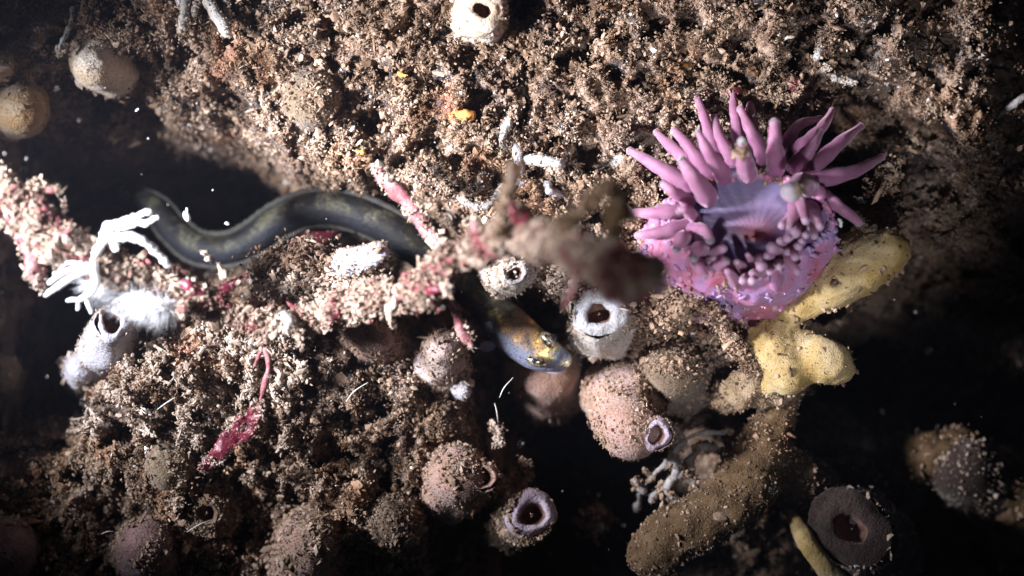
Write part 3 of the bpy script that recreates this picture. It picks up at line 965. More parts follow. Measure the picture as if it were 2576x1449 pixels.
tuft('silt_clump', 'ragged brown silt clump drooping right of the tentacles', 'silt clump', [P(2240, 420, 0.1), P(2230, 480, 0.2), P(2200, 520, 0.1), P(2240, 560, 0.0)], 0.09, 900, 0.018, M['crumb'], 36, GT)
tuft('silt_clump', 'pale silt speck hanging on a thread in the black hollow', 'silt clump', [P(1238, 1068, -0.2), P(1252, 1085, -0.2), P(1256, 1115, -0.3)], 0.035, 130, 0.015, M['pale_crumb'], 37, GT)
tuft('silt_clump', 'brown silt tuft above the lilac-rimmed squirt', 'silt clump', [P(1315, 1170, -0.2), P(1320, 1190, -0.3), P(1290, 1225, -0.4)], 0.05, 260, 0.016, M['crumb'], 38, GT)
tuft('silt_clump', 'faint brown silt clump floating deep in the black hollow', 'silt clump', [P(1500, 1290, -1.2), P(1490, 1325, -1.3)], 0.09, 260, 0.02, M['crumb'], 39, GT)
tuft('silt_clump', 'grey wispy silt clump under the yellow club', 'silt clump', [P(2080, 900, 0.2), P(2110, 860, -0.2), P(2130, 890, -0.4)], 0.05, 120, 0.012, M['crumb'], 40, GT)

# ------------------------------------------------------------------ the slender fish
def Fz(x, y, z):
    return P(1046 + 0.1895 * x, 679.9 + 0.1895 * y, z)


fish = thing('fish', 'slender olive-brown eel-like fish with golden head winding through the crevice', 'fish', P(1000, 600, -1.0))
fpts = [P(150, 555, -2.3), P(205, 510, -2.2), P(300, 492, -2.05), P(385, 520, -1.9), P(435, 575, -1.75), P(495, 622, -1.55), P(575, 628, -1.4), P(640, 600, -1.3),
        P(700, 558, -1.2), P(775, 527, -1.1), P(860, 528, -1.0), P(950, 560, -0.9), P(1030, 612, -0.8), P(1110, 676, -0.65), P(1200, 745, -0.45),
        P(1254, 798, -0.25), P(1302, 845, -0.10), P(1345, 878, -0.04), P(1385, 896, -0.08), P(1408, 905, -0.12)]
frad = [8, 15, 26, 33, 36, 38, 38, 39, 40, 41, 42, 42, 42, 41, 43, 50, 54, 49, 40, 29]
frad = [R(v, -1) for v in frad]
V, F, t, a, N = sweep(fpts, frad, n=230, seg=40, flat=0.85, capn=7)
NF = normals(V, F)
side = np.concatenate([np.tile(np.sin(np.linspace(0, 2 * math.pi, 40, endpoint=False)), (len(V) - 2) // 40), [0, 0]])
# slight cheeks and the hollow between the eyes
V = V + NF * (0.010 * fbm(V * 3, 2))[:, None]
m = bpy.data.materials.new('fish_skin')
m.use_nodes = True
nn, ll = m.node_tree.nodes, m.node_tree.links
b = nn['Principled BSDF']


def ramp(src, stops):
    r_ = nn.new('ShaderNodeValToRGB')
    els = r_.color_ramp.elements
    while len(els) < len(stops):
        els.new(0.5)
    for e, (p, c) in zip(els, stops):
        e.position = p
        e.color = (*c, 1)
    ll.new(src, r_.inputs[0])
    return r_.outputs[0]


def mixc(f, c1, c2, mode='MIX'):
    x = nn.new('ShaderNodeMix')
    x.data_type = 'RGBA'
    x.blend_type = mode
    for s_, i_ in ((f, 0), (c1, 6), (c2, 7)):
        if isinstance(s_, (float, int)):
            x.inputs[i_].default_value = s_
        elif isinstance(s_, tuple):
            x.inputs[i_].default_value = (*s_, 1)
        else:
            ll.new(s_, x.inputs[i_])
    return x.outputs[2]


def attrn(k):
    x = nn.new('ShaderNodeAttribute')
    x.attribute_name = k
    return x.outputs['Fac']


def noisen(sc_, det=4):
    x = nn.new('ShaderNodeTexNoise')
    x.inputs['Scale'].default_value = sc_
    x.inputs['Detail'].default_value = det
    y = nn.new('ShaderNodeTexCoord')
    ll.new(y.outputs['Object'], x.inputs['Vector'])
    return x.outputs[0]


alongc = ramp(attrn('along'), [(0.0, (0.015, 0.0145, 0.013)), (0.70, (0.024, 0.022, 0.018)), (0.80, (0.085, 0.072, 0.052)), (0.855, (0.30, 0.18, 0.09)),
                               (0.905, (0.52, 0.36, 0.19)), (0.935, (0.50, 0.46, 0.36)), (0.955, (0.44, 0.50, 0.52)), (1.0, (0.60, 0.65, 0.72))])
mott = ramp(noisen(6.0, 10), [(0.36, (0.4, 0.42, 0.6)), (0.48, (1, 1, 1.1)), (0.56, (1.3, 1.2, 0.8)), (0.64, (4.0, 3.8, 2.2))])
c0 = mixc(1.0, alongc, mott, 'MULTIPLY')
pm_ = mixc(ramp(attrn('along'), [(0.0, (1, 1, 1)), (0.80, (1, 1, 1)), (0.86, (0, 0, 0))]), (0.0, 0.0, 0.0), ramp(noisen(5.2, 9), [(0.50, (0, 0, 0)), (0.57, (1, 1, 1))]))
c0 = mixc(mixc(1.0, pm_, ramp(noisen(34, 3), [(0.40, (0.1, 0.1, 0.1)), (0.58, (1, 1, 1))]), 'MULTIPLY'), c0, (0.11, 0.105, 0.07))

bel = ramp(attrn('belly'), [(0.0, (0, 0, 0)), (0.42, (0, 0, 0)), (0.62, (1, 1, 1)), (1.0, (1, 1, 1))])
c1 = mixc(bel, c0, mixc(ramp(attrn('along'), [(0.0, (0, 0, 0)), (0.80, (0, 0, 0)), (0.90, (1, 1, 1))]), (0.020, 0.021, 0.028), (0.20, 0.22, 0.30)))
vo = nn.new('ShaderNodeTexVoronoi')
vo.inputs['Scale'].default_value = 40
tcx = nn.new('ShaderNodeTexCoord')
ll.new(tcx.outputs['Object'], vo.inputs['Vector'])
sp_ = ramp(vo.outputs['Distance'], [(0.20, (0.15, 0.10, 0.09)), (0.42, (1, 1, 1))])
c2 = mixc(0.75, c1, sp_, 'MULTIPLY')
ll.new(c2, b.inputs['Base Color'])
b.inputs['Roughness'].default_value = 0.62
b.inputs['Specular IOR Level'].default_value = 0.35
bn = nn.new('ShaderNodeBump')
bn.inputs['Strength'].default_value = 0.5
bn.inputs['Distance'].default_value = 0.03
ll.new(noisen(22, 5), bn.inputs['Height'])
ll.new(bn.outputs[0], b.inputs['Normal'])
b.inputs['Subsurface Weight'].default_value = 0.15
b.inputs['Subsurface Scale'].default_value = 0.05
M['fish'] = m
belly = 0.5 + 0.5 * (-side) * (1 if np.dot(V[40 * 100 + 10] - V[40 * 100 + 30], [0, 1, 0]) > 0 else -1)
mesh_obj('body', V, F, m, fish, attrs={'along': t, 'belly': belly})
# dorsal fin: a low translucent ridge along the upper flank
M['fin'] = mat('fish_fin', [(0.3, (0.045, 0.042, 0.036)), (0.7, (0.10, 0.095, 0.08))], scale=12, rough=0.6, sss=0.0, alpha=0.7, bump=.2)
cl = catmull(np.array(fpts), 200)
tn = np.gradient(cl, axis=0)
tn /= np.linalg.norm(tn, axis=1)[:, None]
sd = np.cross(np.array([0, 0, 1.0]), tn)
sd /= np.linalg.norm(sd, axis=1)[:, None]
rr_ = catmull(np.array(frad)[:, None], 200)[:, 0]
for nm, sgn, hh, k0, k1 in (('dorsal_fin', 1, 0.055, 22, 158), ('anal_fin', -1, 0.045, 22, 128)):
    kk = np.arange(k0, k1)
    env = np.sin(np.linspace(0, math.pi, len(kk))) ** 0.35
    p0 = cl[kk] + sd[kk] * sgn * (rr_[kk] * 0.93)[:, None] + [0, 0, 0.02]
    p1 = cl[kk] + sd[kk] * sgn * (rr_[kk] + hh * env * (1 + .12 * np.sin(kk * 1.9)))[:, None] + np.array([0, 0, 0.03])
    th = np.array([0, 0, 0.006])
    V = np.vstack([p0 + th, p1 + th * .3, p1 - th * .3, p0 - th])
    m_ = len(kk)
    Q = []
    for a_, b_ in ((0, 1), (1, 2), (2, 3), (3, 0)):
        i_ = np.arange(m_ - 1)
        Q.append(np.stack([a_ * m_ + i_, a_ * m_ + i_ + 1, b_ * m_ + i_ + 1, b_ * m_ + i_], 1))
    mesh_obj(nm, V, np.vstack(Q), M['fin'], fish)
# pectoral fin, bluish and small, behind the lower cheek
pf = []
for k in range(15):
    u_ = k / 14
    an = math.radians(150 + 75 * u_)
    ln = 46 * math.sin(math.pi * (0.12 + 0.76 * u_))
    pf.append((1252 + ln * math.cos(an), 868 - ln * math.sin(an)))
o_ = P(1262, 858, -0.12)
pv = [o_] + [P(x_, y_, -0.22) for x_, y_ in pf]
pv = np.array(pv + [v - np.array([0, 0, 0.008]) for v in pv])
pfz = [[0, k + 1, k + 2] for k in range(14)] + [[16, k + 18, k + 17] for k in range(14)]
pq = [[k + 1, k + 17, k + 18, k + 2] for k in range(14)]
M['pec'] = mat('pectoral_fin', [(0.3, (0.22, 0.22, 0.40)), (0.7, (0.34, 0.36, 0.58))], scale=12, rough=0.4, alpha=0.75)
mesh_obj('pectoral_fin', pv, [np.array(pq), np.array(pfz)], M['pec'], fish)
# eyes
M['eye'] = mat('fish_eye', [(0.40, (0.04, 0.035, 0.06)), (0.48, (0.40, 0.33, 0.20)), (0.58, (0.92, 0.84, 0.62)), (0.7, (1, 1, 0.95))], scale=24, detail=3, rough=0.22,
               spec=0.8, metallic=0.75, coat=1.0, bump=0.2, bump_scale=40)
M['pupil'] = mat('fish_pupil', [(0.3, (0.01, 0.01, 0.02)), (0.7, (0.02, 0.02, 0.05))], rough=0.06, spec=0.9, coat=1.0, bump=0)
for (ex, ey, ez, la, lb, an) in ((1745, 920, 0.13, 140, 88, -52), (1600, 1200, 0.12, 145, 84, -14)):
    c_ = Fz(ex, ey, ez)
    ca, sa = math.cos(math.radians(an)), math.sin(math.radians(an))
    V0 = ICO3[0]
    ra_, rb_ = la * 0.1895 * S, lb * 0.1895 * S
    loc = np.stack([V0[:, 0] * ra_, V0[:, 1] * rb_, V0[:, 2] * rb_ * 1.15], 1)
    W_ = np.stack([loc[:, 0] * ca - loc[:, 1] * sa, loc[:, 0] * sa + loc[:, 1] * ca, loc[:, 2]], 1) + c_
    eo = mesh_obj('eye', W_, ICO3[1], M['eye'], fish)
    out = np.array([0.78, 0.30, 0.25]) if ey < 1000 else np.array([0.72, -0.45, 0.1])
    pl = V0 * rb_ * 0.62
    pupil = mesh_obj('pupil', pl + c_ + out * np.array([ra_, ra_, rb_]) * 0.60, ICO3[1], M['pupil'], fish)
    pupil.parent = eo
# lips
M['lip'] = mat('fish_lip', [(0.3, (0.46, 0.52, 0.66)), (0.7, (0.66, 0.72, 0.86))], scale=8, rough=0.3, spec=.5, sss=.3, sss_scale=.05, bump=.1)
V, F, *_ = sweep([Fz(1700, 1330, -0.25), Fz(1880, 1345, -0.16), Fz(2000, 1250, -0.12), Fz(2015, 1130, -0.14), Fz(1925, 1010, -0.2)], [0.012, 0.022, 0.026, 0.022, 0.010], n=30, seg=10)
mesh_obj('lip', V, F, M['lip'], fish)

# ------------------------------------------------------------------ yellow sponge
def blob(name, label, cat, sweeps, m, voxel=0.03, sm=4, amp=0.04, fr=4.0, crumb=0, csz=0.012, seed=1, group=None, kind=None, fine=0.008, keep=None):
    parts = []
    for pts, rads in sweeps:
        w_ = [P(*p) for p in pts]
        rz = [R(q, p[2]) for q, p in zip(rads, pts)]
        V, F, *_ = sweep(w_, rz, n=28, seg=22, capn=5)
        parts.append((V, F))
    V, T, N = fuse(parts, voxel, sm)
    V = V + N * (amp * fbm(V * fr + seed, 3) + fine * fbm(V * 24 + seed, 2))[:, None]
    if crumb:
        Vj, Fj, fm, sf = with_crumbs(V, [T], crumb, csz, seed=seed, lift=0.3, keep=keep)
        o = mesh_obj(name, Vj, Fj, None, smoothf=sf, mats=[m, M['crumb']], fmat=fm)
    else:
        o = mesh_obj(name, V, T, m)
    tag(o, label, cat, group)
    return o


blob('sponge', 'mustard-yellow finger sponge with a swollen club end beside the anemone', 'sponge', [
    ([(1945, 830, 0.2), (1990, 795, 0.35), (2050, 745, 0.55), (2130, 690, 0.72), (2225, 636, 0.85)], [26, 32, 46, 72, 66]),
    ([(2060, 650, 0.4), (2150, 620, 0.6)], [20, 36]),
    ([(1960, 800, 0.2), (1950, 870, 0.25), (1990, 930, 0.3)], [38, 66, 60]),
    ([(2000, 880, 0.2), (2060, 905, 0.35), (2085, 915, 0.35)], [62, 62, 56]),
    ([(1890, 830, 0.3), (1915, 880, 0.35), (1945, 930, 0.25), (1935, 980, 0.1)], [12, 24, 34, 24]),
], M['yellow'], amp=0.045, fr=2.6, fine=0.008, crumb=420, csz=0.010, seed=3)
M['tan_sponge'] = mat('tan_sponge', [(0.3, (0.17, 0.11, 0.055)), (0.5, (0.28, 0.20, 0.12)), (0.7, (0.38, 0.30, 0.20))], scale=4, detail=8, rough=0.9, bump=0.9, bump_scale=40)
blob('sponge', 'dim tan sponge lump between the yellow sponge and the dusted brown squirt', 'sponge', [
    ([(1960, 985, -0.2), (1880, 985, -0.15), (1820, 1010, -0.3)], [40, 44, 34])], M['tan_sponge'], amp=0.07, crumb=900, csz=.008, seed=12)
blob('sponge', 'dull brown forked sponge limb in shade below the yellow sponge', 'sponge', [
    ([(1985, 960, -0.3), (1960, 1020, -0.35), (1935, 1090, -0.3), (1905, 1170, -0.2), (1850, 1250, -0.1), (1740, 1320, -0.1), (1640, 1385, -0.15)], [44, 46, 60, 76, 74, 76, 66]),
    ([(1930, 1150, -0.4), (2020, 1230, -0.6), (2100, 1300, -0.8)], [70, 80, 70]),
], M['brown'], amp=0.05, fr=3, crumb=4200, csz=0.007, seed=5)
blob('sponge', 'thin pale yellow sponge finger reaching the bottom edge', 'sponge', [
    ([(1985, 1290, -0.35), (2020, 1350, -0.1), (2060, 1410, -0.05), (2110, 1470, -0.1)], [12, 25, 24, 30]),
], M['yellow'], amp=0.015, seed=6)
blob('sponge', 'lilac-white finger sponge rising past the twig beside the fish', 'sponge', [
    ([(745, 715, -0.4), (810, 690, 0.1), (880, 665, 0.6), (955, 632, 0.95)], [26, 34, 36, 30]),
], M['sq_lilac'], voxel=0.022, amp=0.05, crumb=1200, csz=0.007, seed=7)
blob('sponge', 'faint brown sponge arm fading into the dark at the right', 'sponge', [
    ([(2230, 1180, -1.6), (2340, 1150, -1.4), (2440, 1170, -1.5), (2600, 1290, -1.8)], [50, 66, 72, 80]),
], M['brown'], amp=0.06, crumb=900, csz=0.014, seed=8)
for k, (x_, y_, r_, lab) in enumerate(((955, 378, 10, 'tiny orange sponge dot near the dark crevice rim'), (1158, 288, 17, 'orange sponge patch among the brightest silt'),
                                      (1705, 165, 20, 'rusty orange sponge patch above the anemone'), (1015, 185, 9, 'small orange sponge dot left of the pale tubes'),
                                      (905, 380, 8, 'faint orange sponge dot in the shaded silt'))):
    z_ = float(ground_h(*P(x_, y_)[:2])[0])
    blob('orange_sponge', lab, 'sponge', [([(x_ - r_, y_, z_ - .02), (x_ + r_, y_ + 4, z_ + .04)], [r_ * .8, r_])], M['orange'], voxel=0.02, amp=0.03, fr=8, seed=k, group='small orange sponge patches')
for x_, y_, r_, lab in ((1845, 238, 24, 'small dusty red alga knob above the tentacles'), (1990, 222, 22, 'faint red alga patch right of the tentacle tips')):
    z_ = gz(x_, y_)
    blob('red_alga', lab, 'alga', [([(x_ - 6, y_ + 8, z_), (x_ + 5, y_ - 8, z_ + .12)], [r_ * .8, r_])], M['red'], voxel=0.02, amp=0.05, fr=7, crumb=160, csz=.011, seed=int(x_), group='red alga knobs')


# ------------------------------------------------------------------ white tube growths
BW_ = M['bright_white']


def tubes(name, label, cat, lines, m, group=None, crumb=0, seed=1, part='tube', hollow=True, rough=0.017):
    root = thing(name, label, cat, P(*lines[0][0][0]), group)
    for k, (pts, rads) in enumerate(lines):
        if m is not BW_:
            pts = [(a_, b_, c_ - 0.22) for a_, b_, c_ in pts]
        w_ = [P(*p) for p in pts]
        rz = [R(q, p[2]) for q, p in zip(catmull(np.array(rads, float)[:, None], len(pts))[:, 0], pts)]
        V, F, t, a, N = sweep(w_, rz, n=max(12, 7 * len(pts)), seg=14, capn=3)
        V = V + normals(V, F) * (rough * fbm(V * 14 + seed + k, 3) + rough * .9 * perlin(V * 40))[:, None]
        if crumb:
            Vj, Fj, fm, sf = with_crumbs(V, F, crumb * 9, 0.006, seed=seed + k, lift=.3)
            mesh_obj(part, Vj, Fj, None, root, smoothf=sf, mats=[m, M['pale_crumb']], fmat=fm)
        else:
            mesh_obj(part, V, F, m, root)
    return root


W_ = M['white']
GB = 'pale tube-like growths on the silt'
tubes('tube_worm', 'cluster of pale grey tubes dangling at the top left edge', 'tube growth', [
    ([(470, -30, 0.5), (465, 20, 0.6), (458, 68, 0.7)], [14, 13, 13]), ([(500, -30, 0.4), (530, 15, 0.6), (568, 80, 0.8)], [16, 15, 14]),
    ([(560, -30, 0.4), (570, 10, 0.5), (577, 42, 0.6)], [9, 9, 8]), ([(445, -30, .3), (452, 10, .5)], [9, 9]), ([(505, -10, .5), (490, 20, .6), (484, 50, .6)], [7, 7, 6])], W_, GB, 20)
tubes('tube_worm', 'long upright pale tube on bright silt', 'tube growth', [([(1066, 72, 0.5), (1062, 120, 0.6), (1052, 165, .6), (1040, 198, 0.5)], [8, 13, 15, 13]),
                                                                      ([(1072, 165, .6), (1080, 172, .62)], [7, 7])], W_, GB, 24)
tubes('tube_worm', 'short slanting pale tube just right of the long upright one', 'tube growth', [([(1096, 112, 0.5), (1116, 132, 0.62), (1134, 158, 0.5)], [10, 11, 11])], W_, GB, 16)
tubes('tube_worm', 'stubby bluish-white tube high in the middle of the silt', 'tube growth', [([(1435, 84, .5), (1450, 100, .6), (1464, 118, .5)], [12, 12, 9])], W_, GB, 16)
tubes('branching_growth', 'white forked growth shaped like a Y on bright silt', 'tube growth', [
    ([(1290, 292, .6), (1278, 305, .75), (1268, 330, .75), (1262, 352, .7), (1270, 376, .6)], [9, 10, 11, 10, 9]), ([(1262, 338, .7), (1242, 332, .7), (1236, 350, .6)], [8, 8, 7])], W_, GB, 18)
tubes('branching_growth', 'lilac-white upright spur below the forked white growth', 'tube growth', [([(1296, 345, .5), (1300, 385, .65), (1306, 420, .6), (1312, 460, .5)], [11, 12, 10, 9])], M['sq_lilac'], GB, 30)
tubes('branching_growth', 'thick horizontal white tube with a knobbed end', 'tube growth', [([(1322, 400, .6), (1360, 404, .75), (1404, 412, .8), (1408, 420, .75)], [12, 13, 12, 8])], W_, GB, 30)
tubes('tube_worm', 'speckled pale tube with a ring mark near the blurred knob', 'tube growth', [([(1212, 420, .5), (1203, 445, .6), (1198, 470, .5)], [12, 13, 13])], W_, GB, 60)
tubes('branching_growth', 'wide V-shaped translucent grey growth above the crevice', 'tube growth', [
    ([(1152, 490, .3), (1175, 510, .45), (1205, 522, .45), (1240, 505, .5), (1262, 470, .5)], [8, 9, 10, 9, 8])], M['grey_branch'], GB, 20)
tubes('tube_worm', 'small curved bluish tube beside the blurred twig', 'tube growth', [([(1376, 462, .5), (1384, 480, .6), (1408, 490, .5)], [8, 9, 8])], M['sq_lilac'], GB)
tubes('tube_worm', 'round bluish-white nub left of the longest tentacle', 'tube growth', [([(1545, 405, .4), (1560, 402, .5)], [13, 14])], M['sq_lilac'], GB, 20)
tubes('branching_growth', 'dim white branching growth up and right of the tentacles', 'tube growth', [
    ([(2050, 155, .5), (2056, 135, .6), (2062, 114, .6)], [8, 9, 9]), ([(2040, 175, .4), (2060, 180, .5), (2082, 172, .6)], [8, 8, 7]),
    ([(2075, 185, .5), (2100, 196, .5), (2122, 204, .5), (2146, 206, .5)], [7, 8, 7, 6])], W_, GB, 16)
tubes('tube_worm', 'thin pale stalk standing above the bright cream squirt', 'tube growth', [([(182, 20, .5), (176, 60, .55), (160, 100, .6), (148, 136, .6)], [4, 5, 6, 8])], W_, GB)
tubes('tube_worm', 'pale silty nub on the rim of the bright cream squirt', 'tube growth', [([(160, 118, .6), (150, 132, .65)], [9, 9])], W_, GB, 16)
tubes('shell_flake', 'thin grey splinter near the right-hand tentacle', 'splinter', [([(2148, 494, .4), (2168, 502, .42), (2190, 512, .4)], [2, 4, 2])], M['grey_branch'])
tubes('shell_flake', 'shiny white fleck on the dark side of the anemone', 'splinter', [([(2110, 555, .7), (2114, 568, .7)], [6, 5])], M['bright_white'])
tubes('tube_worm', 'faint grey stalk far out in the dark at the right edge', 'tube growth', [([(2515, 290, -.3), (2545, 265, -.1), (2600, 230, 0)], [5, 9, 8])], M['grey_branch'], GB)
tubes('tube_worm', 'pale blue-grey stub under the yellow sponge', 'tube growth', [([(1915, 1030, -.1), (1920, 1005, 0.05), (1917, 990, .1)], [10, 12, 10])], M['sq_lilac'], GB)

BW = M['bright_white']
tubes('branching_growth', 'brilliant white branching growth with twin prongs on the encrusted twig', 'tube growth', [
    ([(262, 605, 1.75), (266, 580, 1.85), (285, 566, 1.95), (318, 556, 2.0), (345, 545, 2.05), (376, 530, 2.1)], [10, 12, 9, 7, 6.5, 5]),
    ([(290, 574, 1.9), (325, 566, 1.98), (360, 560, 2.0), (396, 548, 2.05)], [8, 6, 6, 5]),
    ([(262, 600, 1.8), (292, 596, 1.95), (330, 596, 2.0), (362, 608, 2.0), (392, 636, 1.92), (425, 668, 1.85)], [11, 11, 9, 8.5, 8, 6]),
    ([(285, 600, 1.8), (292, 628, 1.8)], [11, 8]), ([(266, 590, 1.8), (245, 630, 1.75), (232, 672, 1.7)], [9, 11, 10])], BW, seed=4, rough=.02)
tubes('branching_growth', 'white finger-like growth splayed over the dark below the twig end', 'tube growth', [
    ([(235, 670, 1.8), (190, 692, 1.85), (150, 718, 1.85), (115, 742, 1.8)], [14, 9, 8, 6]),
    ([(220, 668, 1.8), (180, 676, 1.85), (140, 698, 1.85), (124, 712, 1.8)], [9, 6, 6, 5]), ([(205, 662, 1.8), (170, 662, 1.8), (136, 690, 1.8)], [5, 4, 3]),
    ([(235, 680, 1.8), (240, 710, 1.8), (232, 732, 1.8), (206, 750, 1.75), (168, 756, 1.7)], [12, 10, 8, 6, 4]),
    ([(230, 725, 1.8), (212, 745, 1.75), (198, 756, 1.75), (196, 778, 1.7)], [6, 5, 4, 4]), ([(230, 728, 1.8), (218, 750, 1.75), (230, 784, 1.7)], [6, 6, 5])], BW, seed=6, rough=.007)
# fuzzy white growth
fz_root = thing('fuzzy_growth', 'fluffy white bristly growth on the underside of the twig', 'fuzzy growth', P(330, 740, 1.5))
ln = [P(240, 690, 1.5), P(290, 720, 1.5), P(340, 745, 1.5), P(390, 762, 1.5), P(432, 772, 1.45)]
V, F, *_ = sweep(ln, [R(v, 1.5) for v in (13, 16, 17, 17, 16)], n=30, seg=18)
V = V + 0.04 * normals(V, F) * fbm(V * 7, 3)[:, None]
mesh_obj('stem', V, F, BW, fz_root)
hr = np.random.default_rng(3)
hl = catmull(np.array(ln), 400)
parts = []
for k in range(2600):
    c_ = hl[hr.integers(0, 400)]
    d = hr.normal(size=3) + np.array([-0.5, -0.9, 0.1])
    d /= np.linalg.norm(d)
    L_ = 0.26 * hr.uniform(0.6, 1.25)
    e_ = c_ + d * L_
    u_ = np.cross(d, hr.normal(size=3))
    u_ /= np.linalg.norm(u_)
    v_ = np.cross(d, u_)
    w0 = 0.0035
    parts.append((np.array([c_ + u_ * w0, c_ - u_ * w0 * .5 + v_ * w0, c_ - u_ * w0 * .5 - v_ * w0, e_]), np.array([[0, 1, 3], [1, 2, 3], [2, 0, 3]])))
V, F = join(parts)
mesh_obj('bristles', V, F, BW, fz_root)

# ------------------------------------------------------------------ the encrusted twig in front
twig = thing('encrusted_twig', 'long silt-encrusted pink twig running in front of the crevice and blurring out to the right', 'twig', P(640, 790, 1.0))
tw = [(-60, 470, 1.5), (30, 530, 1.6), (110, 580, 1.6), (190, 625, 1.6), (270, 665, 1.55), (360, 690, 1.45), (450, 730, 1.35), (560, 775, 1.2), (660, 808, 1.1),
      (760, 800, 1.1), (870, 775, 1.2), (980, 742, 1.4), (1080, 700, 1.7), (1160, 645, 2.1), (1250, 606, 2.6), (1350, 592, 3.1), (1430, 615, 3.6),
      (1500, 655, 4.0), (1580, 690, 4.3), (1660, 715, 4.5)]
tr_ = [46, 42, 46, 46, 38, 38, 38, 34, 38, 36, 36, 38, 38, 32, 28, 32, 40, 42, 34, 22]
w3 = [P(*p) for p in tw]
rz = [R(q, p[2]) * 0.86 for q, p in zip(tr_, tw)]
V, F, t, a, N = sweep(w3, rz, n=340, seg=40, capn=4)
NN_ = normals(V, F)
lump = fbm(V * 3.2, 3)
V = V + NN_ * (0.13 * lump + 0.12 * (0.35 - np.abs(perlin(V * 5.5))) + 0.035 * perlin(V * 18))[:, None]
Vj, Fj, fm, sf = with_crumbs(V, F, 52000, 0.0072, seed=8, lift=1.3)
mesh_obj('stem', Vj, Fj, None, twig, smoothf=sf, mats=[M['crust'], M['crust']], fmat=fm)


M['tan_twig'] = mat('twig_tan', [(0.3, (0.10, 0.07, 0.05)), (0.7, (0.30, 0.22, 0.16))], scale=5, rough=0.9)


def limb(pts, rads, m, parent, name='branch', crumb=300, seed=1, flat=1.0, n=40, amp=0.03, csz=0.011, cm='pale_crumb'):
    w_ = [P(*p) for p in pts]
    rz_ = [R(q, p[2]) for q, p in zip(rads, pts)]
    V, F, t, a, N = sweep(w_, rz_, n=n, seg=16, flat=flat, capn=3)
    V = V + normals(V, F) * (amp * fbm(V * 6 + seed, 3))[:, None]
    Vj, Fj, fm, sf = with_crumbs(V, F, crumb, csz, seed=seed, lift=.5, keep=lambda v, q: perlin(v * 5 + seed) > -0.05)
    return mesh_obj(name, Vj, Fj, None, parent, smoothf=sf, mats=[m, M[cm]], fmat=fm)


limb([(-30, 430, 1.6), (10, 450, 1.6), (20, 490, 1.6)], [26, 26, 30], M['crust'], twig, crumb=260, seed=2)
limb([(30, 500, 1.6), (70, 472, 1.65), (110, 470, 1.6), (150, 480, 1.6)], [14, 13, 13, 9], M['crust'], twig, crumb=260, seed=3)
limb([(60, 560, 1.6), (75, 620, 1.6), (90, 680, 1.55), (100, 712, 1.5)], [30, 26, 24, 14], M['pinkstem'], twig, crumb=360, seed=4)
limb([(150, 560, 1.6), (160, 530, 1.65), (162, 500, 1.65)], [8, 6, 4], M['crust'], twig, crumb=40, seed=5)
limb([(947, 430, 1.0), (990, 470, 1.05), (1040, 525, 1.15), (1085, 590, 1.3), (1128, 650, 1.6)], [11, 21, 20, 16, 12], M['pinkstem'], twig, crumb=700, seed=6, cm='pale_crumb')
limb([(1125, 745, 1.5), (1140, 775, 1.3), (1160, 820, 1.15), (1172, 850, 1.1), (1182, 868, 1.1)], [7, 8, 14, 17, 8], M['pinkstem'], twig, crumb=160, seed=7)
limb([(1260, 610, 2.8), (1250, 560, 3.0), (1272, 500, 3.2), (1290, 450, 3.3), (1290, 420, 3.35)], [10, 13, 11, 21, 17], M['tan_twig'], twig, crumb=700, seed=8, cm='crumb')
limb([(1330, 600, 3.0), (1310, 550, 3.1), (1292, 515, 3.2)], [9, 22, 14], M['red'], twig, name='blade', crumb=30, seed=9, flat=.5)
limb([(1400, 610, 3.6), (1440, 560, 3.7), (1480, 500, 3.8), (1530, 470, 3.9), (1560, 510, 4.0), (1545, 580, 4.1), (1520, 650, 4.1)], [10, 12, 16, 19, 18, 18, 16], M['brown'], twig, crumb=1500, seed=10, amp=.09, cm='crumb')  # dark brown paints in the shade on the twig's blurred end
limb([(1440, 655, 3.8), (1442, 720, 3.7), (1422, 765, 3.6)], [8, 9, 5], M['pinkstem'], twig, crumb=60, seed=11)
limb([(620, 690, 1.2), (560, 730, 1.25), (500, 720, 1.3)], [5, 10, 8], M['red'], twig, name='blade', crumb=30, seed=12, flat=.5)
limb([(1060, 735, 1.85), (1095, 728, 1.95), (1125, 716, 2.0)], [6, 10, 5], M['red'], twig, name='blade', crumb=10, seed=13, flat=.5)
limb([(455, 708, 1.72), (495, 728, 1.7), (530, 738, 1.6)], [8, 15, 8], M['red'], twig, name='blade', crumb=60, seed=14, flat=.5)
limb([(560, 700, 1.3), (545, 660, 1.35), (515, 640, 1.4)], [7, 5, 3], M['crust'], twig, crumb=60, seed=15)
limb([(690, 820, 1.25), (740, 812, 1.3), (770, 822, 1.2)], [12, 17, 9], M['white'], twig, name='white_crust', crumb=500, seed=16, amp=.07)

spr = np.random.default_rng(14)
for k in range(26):
    u_ = spr.uniform(0.03, 0.72) * (len(tw) - 1)
    q0 = catmull(np.array(tw, float), 400)[int(u_ / (len(tw) - 1) * 399)]
    a_ = spr.uniform(0, 2 * math.pi)
    L_ = spr.uniform(34, 74)
    e_ = (q0[0] + L_ * math.cos(a_), q0[1] + L_ * math.sin(a_), q0[2] + spr.uniform(-0.1, 0.3))
    limb([tuple(q0), ((q0[0] + e_[0]) / 2 + spr.normal() * 6, (q0[1] + e_[1]) / 2 + spr.normal() * 6, (q0[2] + e_[2]) / 2 + .08), e_],
         [14, spr.uniform(6, 12), spr.uniform(3, 8)], M['pinkstem' if k % 4 == 0 else 'crust'], twig, name='spur', crumb=150, seed=200 + k, n=18, csz=.008, amp=.04)

